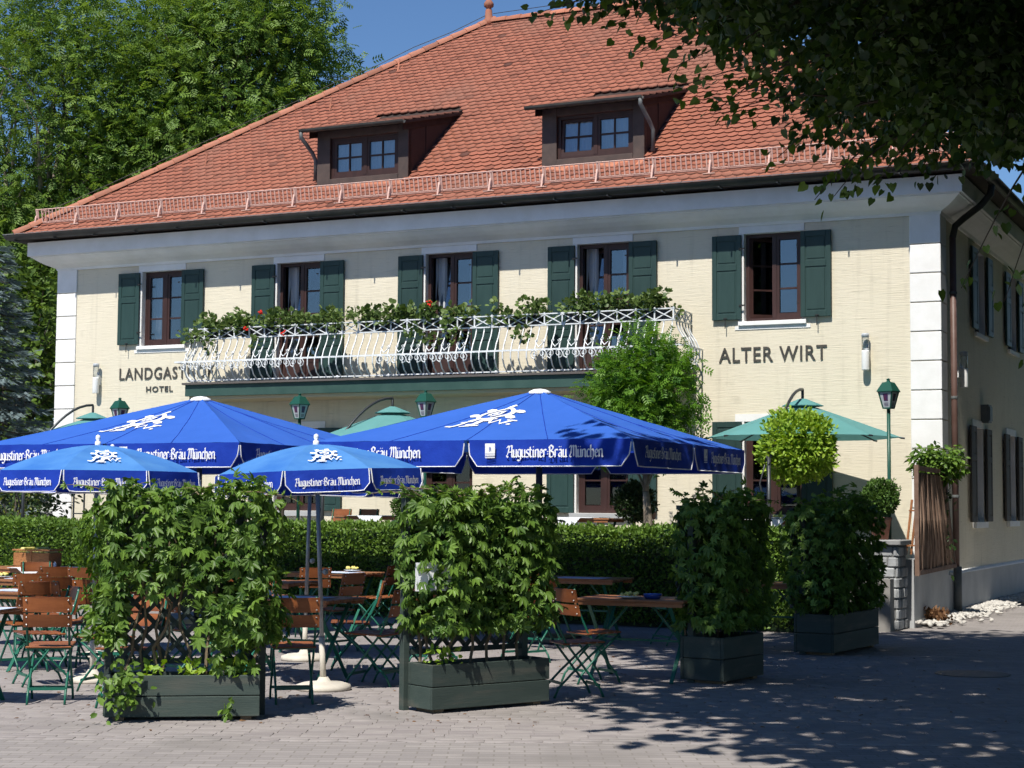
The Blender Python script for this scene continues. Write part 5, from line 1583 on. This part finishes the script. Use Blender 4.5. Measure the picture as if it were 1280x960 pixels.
leaves('foliage', 'leaf_creeper', T_ova, a, rng.normal(size=(n, 3)) * .6 + [0, -.5, -.5], rng.normal(size=(n, 3)) * .5 + [0, -1, .5], rng.uniform(.04, .07, n), rng.uniform(.4, .9, n), p1)
wv = MB(); wv.tube([(.36, .25, .34), (.33, .22, .52), (.42, .18, .66), (.46, .20, .84), (.36, .22, .97), (.26, .25, 1.05)], [.013, .013, .012, .012, .010, .008], 6)
wv.tube([(.40, .26, .34), (.45, .24, .6), (.43, .25, .9)], .007, 5).build('woody_stem', 'vine_stem', p1)
n = 60
leaves('foliage', 'leaf_lime', T_ova, np.column_stack([rng.uniform(.03, .30, n), rng.uniform(0, .2, n), rng.uniform(.34, .50, n)]), rng.normal(size=(n, 3)) + [0, -.3, .6], rng.normal(size=(n, 3)) * .5 + [0, -.4, 1], rng.uniform(.04, .08, n), rng.uniform(0, .5, n), p2)
sgn_ = tag(MB().box(-.15, .15, -.006, .006, -.11, .11).build('paper_notice', 'paper'), 'white paper notice behind the leaves of the middle planter', 'notice')
sgn_.location = (-.60, 13.44, 1.05); sgn_.rotation_euler = (0, 0, R(25))

# ---------------------------------------------------------------- potted balls and small trees
def leaf_ball(name, label, cat, pos, r, m, size, n, stem_h=0.0, pot=None, tpl=T_dia, squash=1.0, group=None, bark='bark_dark', trunk_r=.03):
    t = thing(name, label, cat, pos, rng.uniform(0, 6), group)
    z0 = 0.0
    if pot:
        ph, pr = pot
        MB().lathe([(pr * .7, 0), (pr * .95, ph * .85), (pr * 1.05, ph * .86), (pr * 1.05, ph), (pr * .9, ph), (pr * .9, ph - .03)], 16).build('pot', 'terracotta', t, True)
        z0 = ph
    zc = z0 + stem_h + r * squash
    MB().tube([(0, 0, max(0, z0 - .05)), (.01, .005, (z0 + zc) / 2), (0, 0, zc)], [trunk_r, trunk_r * .9, trunk_r * .5], 7).build('trunk', bark, t, True)
    d = unit(rng.normal(size=(n, 3))); rad = r * (1 + .085 * np.sin(d[:, :1] * 5 + d[:, 2:] * 4 + 1) + .06 * np.sin(d[:, 1:2] * 9 + d[:, 2:] * 8)) * (1 - np.abs(rng.normal(size=(n, 1))) * .13 + (rng.uniform(size=(n, 1)) < .12) * .10)
    p = d * rad * [1, 1, squash] + [0, 0, zc]
    leaves('crown', m, tpl, p, d * .8 + rng.normal(size=(n, 3)) * .6 + [0, 0, .3], d * .5 + rng.normal(size=(n, 3)) * .6 + [0, 0, .4], rng.uniform(.7, 1.3, n) * size, .5 + rng.normal(size=n) * .25, t)
    ni = n // 3
    d = unit(rng.normal(size=(ni, 3))) * rng.uniform(.3, .85, (ni, 1)) * r
    leaves('crown', m, tpl, d * [1, 1, squash] + [0, 0, zc], rng.normal(size=(ni, 3)), rng.normal(size=(ni, 3)), size * 1.4, rng.uniform(0, .4, ni), t)
    return t
leaf_ball('potted_box_ball', 'round clipped box ball in a terracotta pot on the stone pillar', 'potted plant', L(-.26, -2.85, 1.19), .245, 'leaf_box', .042, 2600, .02, (.30, .15))
leaf_ball('potted_box_ball', 'round clipped box ball beside the middle lantern post', 'potted plant', L(-7.52, -2.75, TER), .235, 'leaf_box', .042, 2200, .25, (.45, .20))
leaf_ball('potted_box_ball', 'dark potted box ball left of the small tree trunk', 'potted plant', L(-4.12, -2.0, TER), .30, 'leaf_dark', .05, 2200, .2, (.50, .22))
leaf_ball('ball_tree', 'bright lime green ball tree in front of the teal parasol', 'tree', L(-1.45, -2.62, TER), .52, 'leaf_lime', .075, 3400, 1.28, None, T_ova, .96, trunk_r=.035)
leaf_ball('ball_tree', 'lime green bush top showing left of the middle lantern behind the blue parasol', 'tree', L(-9.95, -2.5, TER), .42, 'leaf_lime', .07, 1800, 1.35, None, T_ova, 1.0, trunk_r=.03)
# creeper heap on top of the reed screen
t = thing('creeper_heap', 'green creeper mound growing over the reed screen', 'plant', L(.12, -.85, 1.2), 0)
cc = in_ellipsoid(60, (.02, .10, 1.08), (.34, .36, .24), .3)
p, d, ix = clumps(cc, 18, .12); n = len(p)
leaves('foliage', 'leaf_creeper', T_ova, p, d + [0, 0, -.4], d + rng.normal(size=(n, 3)) * .5 + [0, -.3, .6], rng.uniform(.07, .12, n), .5 + rng.normal(size=n) * .25, t)
m = MB()
for k in range(6): m.tube([(rng.normal() * .04, rng.normal() * .04, -.4), (rng.normal() * .06, rng.normal() * .06, .4), tuple(cc[k])], [.02, .015, .006], 5)
stuff(m.build('stems', 'bark_dark', t))
n = 150
leaves('foliage', 'leaf_dark', T_ova, rng.normal(size=(n, 3)) * [.09, .12, .40] + [.10, .25, .35], rng.normal(size=(n, 3)) + [0, 0, -.5], rng.normal(size=(n, 3)), rng.uniform(.07, .11, n), rng.uniform(0, .7, n), t)

# ---------------------------------------------------------------- trees
def tree(name, label, base, trunk, lobes, ncl, nlf, crad, tpl, m, size, bark='bark', nlimb=40, group=None, tilt_=-.25, cat='tree', filt=None, tvar=.25, lo=.45):
    t = thing(name, label, cat, base, 0, group)
    r0, hh, lean = trunk
    w = np.array([np.prod(l[1]) for l in lobes]); w = w / w.sum()
    cs = np.vstack([in_ellipsoid(max(1, int(ncl * k)), l[0], l[1], lo) for k, l in zip(w, lobes)])
    if filt is not None: cs = cs[filt(cs + np.array(base))]
    tm_ = MB(); top_ = np.array([lean[0], lean[1], hh])
    tm_.tube([(0, 0, -.1), (lean[0] * .15, lean[1] * .15, hh * .3), (lean[0] * .55, lean[1] * .55, hh * .7), tuple(top_)], [r0 * 1.15, r0 * .9, r0 * .75, r0 * .55], 9)
    ctr = np.mean([l[0] for l in lobes], axis=0)
    tm_.tube([tuple(top_), tuple((top_ + ctr) / 2 + rng.normal(size=3) * .1), tuple(ctr + np.array([0, 0, np.max([l[1][2] for l in lobes]) * .5]))], [r0 * .55, r0 * .4, r0 * .1], 7)
    ends = cs[rng.permutation(len(cs))[:nlimb]]
    for e_ in ends:
        s = top_ + (ctr - top_) * rng.uniform(0, .9)
        if e_[2] < s[2]: s = top_
        limbs(tm_, s, [e_], r0 * rng.uniform(.14, .3), r0 * .02)
    tm_.build('trunk', bark, t, True)
    p, d, ix = clumps(cs, nlf, crad); n = len(p)
    ct_ = rng.uniform(.2, .75, len(cs)); tn = ct_[ix] + rng.normal(size=n) * tvar
    out = unit(p - ctr)
    leaves('crown', m, tpl, p, d * .7 + out * .4 + rng.normal(size=(n, 3)) * .4 + [0, 0, tilt_], out * .5 + rng.normal(size=(n, 3)) * .6 + [0, 0, .8], rng.uniform(.75, 1.25, n) * size, tn, t)
    return t
BT = 'tall trees behind the inn'
tree('ash_tree', 'tall leafy ash tree behind the roof, right one against the sky', (-8.2, 48, 0), (.35, 6, (.2, 0)), [((0, 0, 11.5), (3.5, 3.2, 5.6)), ((-.8, 0, 8.5), (3.6, 3, 3.5)), ((2.1, 0, 12.2), (1.9, 2, 2.4)), ((.6, 0, 15.6), (2.4, 2.4, 2.8))], 760, 34, .95, T_pinn, 'leaf_ash', .36, 'bark_dark', 90, BT, lo=.35)
tree('ash_tree', 'tall sparse ash tree at the upper left with sky between its branches', (-13.6, 47, 0), (.35, 6, (.3, 0)), [((0, 0, 11), (4.0, 3.5, 6.0)), ((1.8, 0, 8), (3.0, 3, 3.4)), ((-1, 0, 7), (3.2, 3, 3.2)), ((2.5, .5, 13), (2.6, 2.5, 3.0))], 720, 32, .95, T_pinn, 'leaf_ash', .36, 'bark', 110, BT, lo=.35)
tree('ash_tree', 'dark green tree low behind the left hip of the roof', (-10.6, 53, 0), (.3, 5, (0, 0)), [((0, 0, 8.6), (4.2, 3, 4.6)), ((-4.5, 0, 7.4), (3.0, 3, 4.2))], 560, 30, 1.05, T_pinn, 'leaf_ash', .38, 'bark_dark', 60, BT, lo=.3)
tree('maple_tree', 'dense dark green tree behind the left corner of the inn', (-12.4, 42.5, 0), (.25, 2, (0, 0)), [((0, 0, 4.6), (2.4, 1.8, 3.8)), ((-2.0, 0, 3.4), (1.8, 1.5, 3.0)), ((.9, 0, 3.0), (1.3, 1.3, 2.6))], 240, 34, .65, T_heart, 'leaf_linden', .15, 'bark_dark', 50, None, lo=.3)
tree('shrub', 'yellow green shrub below the left end of the front', (-10.2, 34.0, 0), (.06, .6, (0, 0)), [((0, 0, 1.7), (.9, .8, 1.1)), ((-1.1, .2, 1.3), (.9, .8, 1.0))], 70, 30, .32, T_ova, 'leaf_yellow', .10, 'bark_dark', 14, None, cat='shrub', lo=.3)
tree('shrub', 'dark shrub behind the hedge at the left edge', (-8.9, 31.0, 0), (.06, .6, (0, 0)), [((0, 0, 1.5), (1.0, .7, .95))], 60, 30, .3, T_ova, 'leaf_dark', .10, 'bark_dark', 14, None, cat='shrub', lo=.3)
# blue spruce
sp = thing('blue_spruce', 'blue grey spruce at the left picture edge', 'tree', (-11.55, 38.0, 0))
bm2 = MB(); bm2.tube([(0, 0, 0), (0, 0, 4), (0, 0, 8.4)], [.16, .11, .02], 8); P_ = []; D_ = []; T_ = []
for k in range(120):
    z = .5 + 7.7 * (k / 120) ** .95; ln = 2.25 * (1 - z / 8.5) ** .8 + .12; a = k * 2.399 + rng.normal() * .2
    d = np.array([math.cos(a), math.sin(a), 0]); pts = [np.array([0, 0, z]) + d * ln * s + np.array([0, 0, -.30 * ln * s + .25 * ln * s * s * s]) for s in np.linspace(0, 1, 6)]
    bm2.tube(pts, [.025, .02, .016, .012, .008, .004], 4, False)
    for q in range(int(70 * ln / 1.4) + 12):
        s = rng.uniform(.15, 1); b = pts[0] + (pts[-1] - pts[0]) * s; sd = np.array([-d[1], d[0], 0]) * rng.normal() * .22 * ln * (1.1 - s * .8)
        P_.append(b + sd + np.array([0, 0, rng.normal() * .03 - abs(rng.normal()) * .05])); D_.append(d * .7 + sd * 1.3 + np.array([0, 0, rng.uniform(-.5, .15)])); T_.append(.25 + .55 * s + rng.normal() * .15)
bm2.build('trunk', 'bark_dark', sp)
sp.scale = (.9, .9, .9)
P_ = np.array(P_); n = len(P_)
def needles():
    V_ = []; F_ = []
    for k in range(9):
        y0 = .1 * k; 
        for s in (-1, 1):
            o = len(V_); V_ += [(0, y0, 0), (s * .18, y0 + .12, .03), (s * .02, y0 + .10, 0)]; F_.append((o, o + 1, o + 2))
        o = len(V_); V_ += [(-.015, y0, 0), (.05, y0 + .10, .14), (.015, y0 + .06, 0)]; F_.append((o, o + 1, o + 2))
    return T(V_, F_)
leaves('needles', 'needle_blue', needles(), P_, np.array(D_), rng.normal(size=(n, 3)) * .25 + [0, 0, 1], rng.uniform(.16, .26, n), np.array(T_), sp)
# small tree before the balcony
ft = tree('small_tree', 'small feathery green tree with pale gnarled trunk before the balcony', L(-3.78, -2.25, TER), (.085, 1.15, (-.06, -.02)), [((-.16, 0, 2.45), (.74, .7, .85)), ((-.04, 0, 3.02), (.52, .5, .60)), ((-.40, 0, 2.15), (.58, .55, .65)), ((.26, 0, 2.35), (.46, .5, .74))],
     240, 24, .24, T_pinn, 'leaf_wisteria', .16, 'bark_light', 30, None, -.1, tvar=.22, lo=.25)
P_ = []; D_ = []
for k in range(26):
    a = rng.uniform(-.6, 1.1); b = np.array([.56 + rng.uniform(-.1, .18), rng.uniform(-.3, .3), 1.9 + rng.uniform(-.2, 1.2)]); P_.append(b); D_.append([1, rng.normal() * .4, -.2 + rng.normal() * .3])
n = 26; leaves('crown', 'leaf_wisteria', T_pinn, np.array(P_), np.array(D_), rng.normal(size=(n, 3)) * .4 + [0, -.6, .7], .22, rng.uniform(.2, .9, n), ft)
# old linden on the right: its shade covers the yard, its branches hang into the picture
def zlow(X, Y):
    q = np.clip(X * 13 / Y, -1, 6)
    return np.where(X > .37 * Y, 2.6, 1.6 + (np.interp(q, [0, .36, .97, 1.57, 2.1, 2.42, 4.2], [5.85, 5.75, 5.58, 5.25, 4.90, 4.48, 4.30]) - 1.6) * Y / 13)
SHX, SHY = float(hd[0]) / math.tan(SUN_EL), float(hd[1]) / math.tan(SUN_EL)
def shade_ok(X, Y, Z, n_=0.0):
    a = X + SHX * Z; b = Y + SHY * Z
    us = (a - OX) * float(CU[0]) + (b - OY) * float(CU[1])
    return ((b < 22.0 + n_) | (us > 2.8)) & (a > -.25 + .235 * (b - 12.4) + n_ * .5)
li = thing('linden_tree', 'dark old linden tree reaching in from the right, leaves against the light', 'tree', (9.2, 9.6, 0))
LB = np.array([9.2, 9.6, 0])
c_low = []; c_up = []
while len(c_low) < 900 or len(c_up) < 2700:
    P_ = np.array([9.0, 11.2, 8.0]) + unit(rng.normal(size=(4000, 3))) * rng.uniform(.2, 1, (4000, 1)) ** .4 * np.array([10.2, 11.8, 5.7])
    nz_ = rng.normal(size=len(P_)) * .35
    ok = shade_ok(P_[:, 0], P_[:, 1], P_[:, 2], nz_) & (P_[:, 2] > zlow(P_[:, 0], P_[:, 1]) + .05 + .22 * np.sin(P_[:, 0] * 3.1) * np.sin(P_[:, 1] * 2.3)) & ((P_[:, 1] > 11.3) | (P_[:, 2] > 2.6 + .34 * P_[:, 1]) | (P_[:, 0] > .40 * P_[:, 1]))
    P_ = P_[ok]
    seen = (P_[:, 2] < 1.9 + .32 * P_[:, 1]) & (P_[:, 1] > 8.5) & (P_[:, 0] < .34 * P_[:, 1])
    ga = np.sin(2.3 * P_[:, 0] + 1.1 * P_[:, 1]) * np.sin(3.1 * P_[:, 2] + .8 * P_[:, 0]) + .35 * np.sin(6 * P_[:, 0] + 4 * P_[:, 2])
    air = (ga > -.05) | (P_[:, 0] > .22 * P_[:, 1] + .4 * rng.uniform(size=len(P_)))
    c_low += list(P_[seen & air]); c_up += list(P_[~seen])
c_low = np.array(c_low[:900]); c_up = np.array(c_up[:2700])
lt = MB()
lt.tube([(0, 0, -.1), (-.1, .1, 1.6), (-.2, .2, 3.4), (-.3, .3, 5.0)], [.48, .38, .33, .27], 10)
tp0 = np.array([-.3, .3, 4.6])
mains = [np.array(p) - LB for p in ((6.2, 12.0, 7.2), (4.2, 13.6, 6.6), (7.0, 15.0, 8.0), (9.0, 13.0, 9.5), (5.0, 9.0, 8.4), (10.5, 8.0, 9.0), (8.0, 6.0, 8.5), (13.5, 15.0, 8.5), (12.5, 18.0, 8.0))]
limbs(lt, tp0, mains, .17, .03, .08, 7)
MA = np.array(mains)
for c in list(c_low[::3]) + list(c_up[::12]):
    e_ = np.array(c) - LB; j = int(np.argmin(np.linalg.norm(MA - e_, axis=1))); s = tp0 + (MA[j] - tp0) * rng.uniform(.55, 1.0)
    limbs(lt, s, [e_], .024, .004, .08, 4)
lt.build('trunk', 'bark_dark', li, True)
def spray(cs, k, rad, size, nm):
    p, d, ix = clumps(cs, k, rad, .6); n = len(p); tn = rng.uniform(.0, .32, len(cs))[ix] + rng.normal(size=n) * .12  # low tints put the crown's shade into the leaf colour
    leaves(nm, 'leaf_linden', T_heart, p - LB, d * .8 + rng.normal(size=(n, 3)) * .4 + [0, 0, -.5], rng.normal(size=(n, 3)) * .55 + [0, 0, .9], rng.uniform(.75, 1.2, n) * size, tn, li)
spray(c_low, 48, .34, .070, 'lower_crown')
spray(c_up, 40, .75, .225, 'upper_crown')
# outer twigs that hang clear of the mass
tw = [((2.2, 13.0, 5.75), (.12, 12.9, 5.34)), ((2.0, 12.8, 5.7), (.30, 12.8, 5.50)), ((1.9, 13.4, 5.9), (.45, 13.3, 5.42)), ((2.0, 13.2, 5.6), (.70, 13.1, 5.30)), ((2.2, 13.2, 5.5), (.95, 13.1, 5.10)), ((2.4, 13.1, 5.3), (1.15, 13.1, 4.95)), ((2.4, 12.7, 5.0), (1.50, 12.7, 4.55)), ((2.8, 12.9, 4.7), (2.0, 12.9, 4.25)), ((3.4, 12.9, 4.7), (2.75, 12.9, 4.05)), ((2.6, 13.0, 5.0), (1.22, 13.0, 4.80)), ((2.7, 13.0, 4.7), (1.62, 13.0, 4.62)), ((3.0, 13.1, 4.5), (2.30, 13.0, 3.95)), ((3.1, 13.0, 4.5), (2.45, 13.0, 3.98)),
      ((4.0, 12.0, 4.4), (3.45, 12.0, 3.05)), ((4.1, 12.1, 4.2), (3.62, 12.0, 2.55)), ((3.9, 12.0, 4.4), (3.15, 12.0, 3.15))]
tm2 = MB(); P_ = []; D_ = []
for a, b in tw:
    a, b = np.array(a) - LB, np.array(b) - LB
    nl = 15; pts = [a + (b - a) * s + np.array([0, 0, .10 * math.sin(math.pi * s)]) for s in np.linspace(0, 1, 7)]
    tm2.tube(pts, [.012, .010, .008, .007, .005, .004, .003], 4)
    for k in range(58 if b[2] + LB[2] > 3.4 else 24):
        s = rng.uniform(.05, 1.0); P_.append(a + (b - a) * s + np.array([0, 0, .10 * math.sin(math.pi * s)]) + rng.normal(size=3) * .065); D_.append((b - a) / np.linalg.norm(b - a) * .5 + rng.normal(size=3) * .5 + np.array([0, 0, -.5]))
stuff(tm2.build('twigs', 'bark_dark', li)); n = len(P_)
leaves('lower_crown', 'leaf_linden', T_heart, np.array(P_), np.array(D_), rng.normal(size=(n, 3)) * .5 + [0, -.3, .8], rng.uniform(.055, .088, n), rng.uniform(.2, 1, n), li)  # outer twig leaves tinted brighter, sunlight put into their colour
copy_tree(li, None, (20.5, 22.5, 0), R(40), 'added unseen linden right of the side lane, there to darken the side wall')  # copy added out of view to keep light off the side wall
li['group'] = bpy.data.objects['linden_tree.001']['group'] = 'old lindens on the right'
# iron trellis frames left on the terrace
for k, (u, lab) in enumerate(((-13.6, 'thin iron trellis frame on the terrace below the left parasol'), (-12.9, 'second thin iron trellis frame right beside the first one'))):
    t = thing('iron_trellis', lab, 'trellis', L(u, -2.9, TER), -PSI)
    m = MB(); m.tube([(-.22, 0, 0), (-.22, 0, 1.05), (-.17, 0, 1.12), (.17, 0, 1.12), (.22, 0, 1.05), (.22, 0, 0)], .016, 6); m.build('frame', 'pole_dark', t)
    MB().bar((-.22, 0, .75), (.22, 0, .75), .02, .02).bar((0, 0, 0), (0, 0, 1.12), .02, .02).build('cross_bar', 'pole_dark', t)
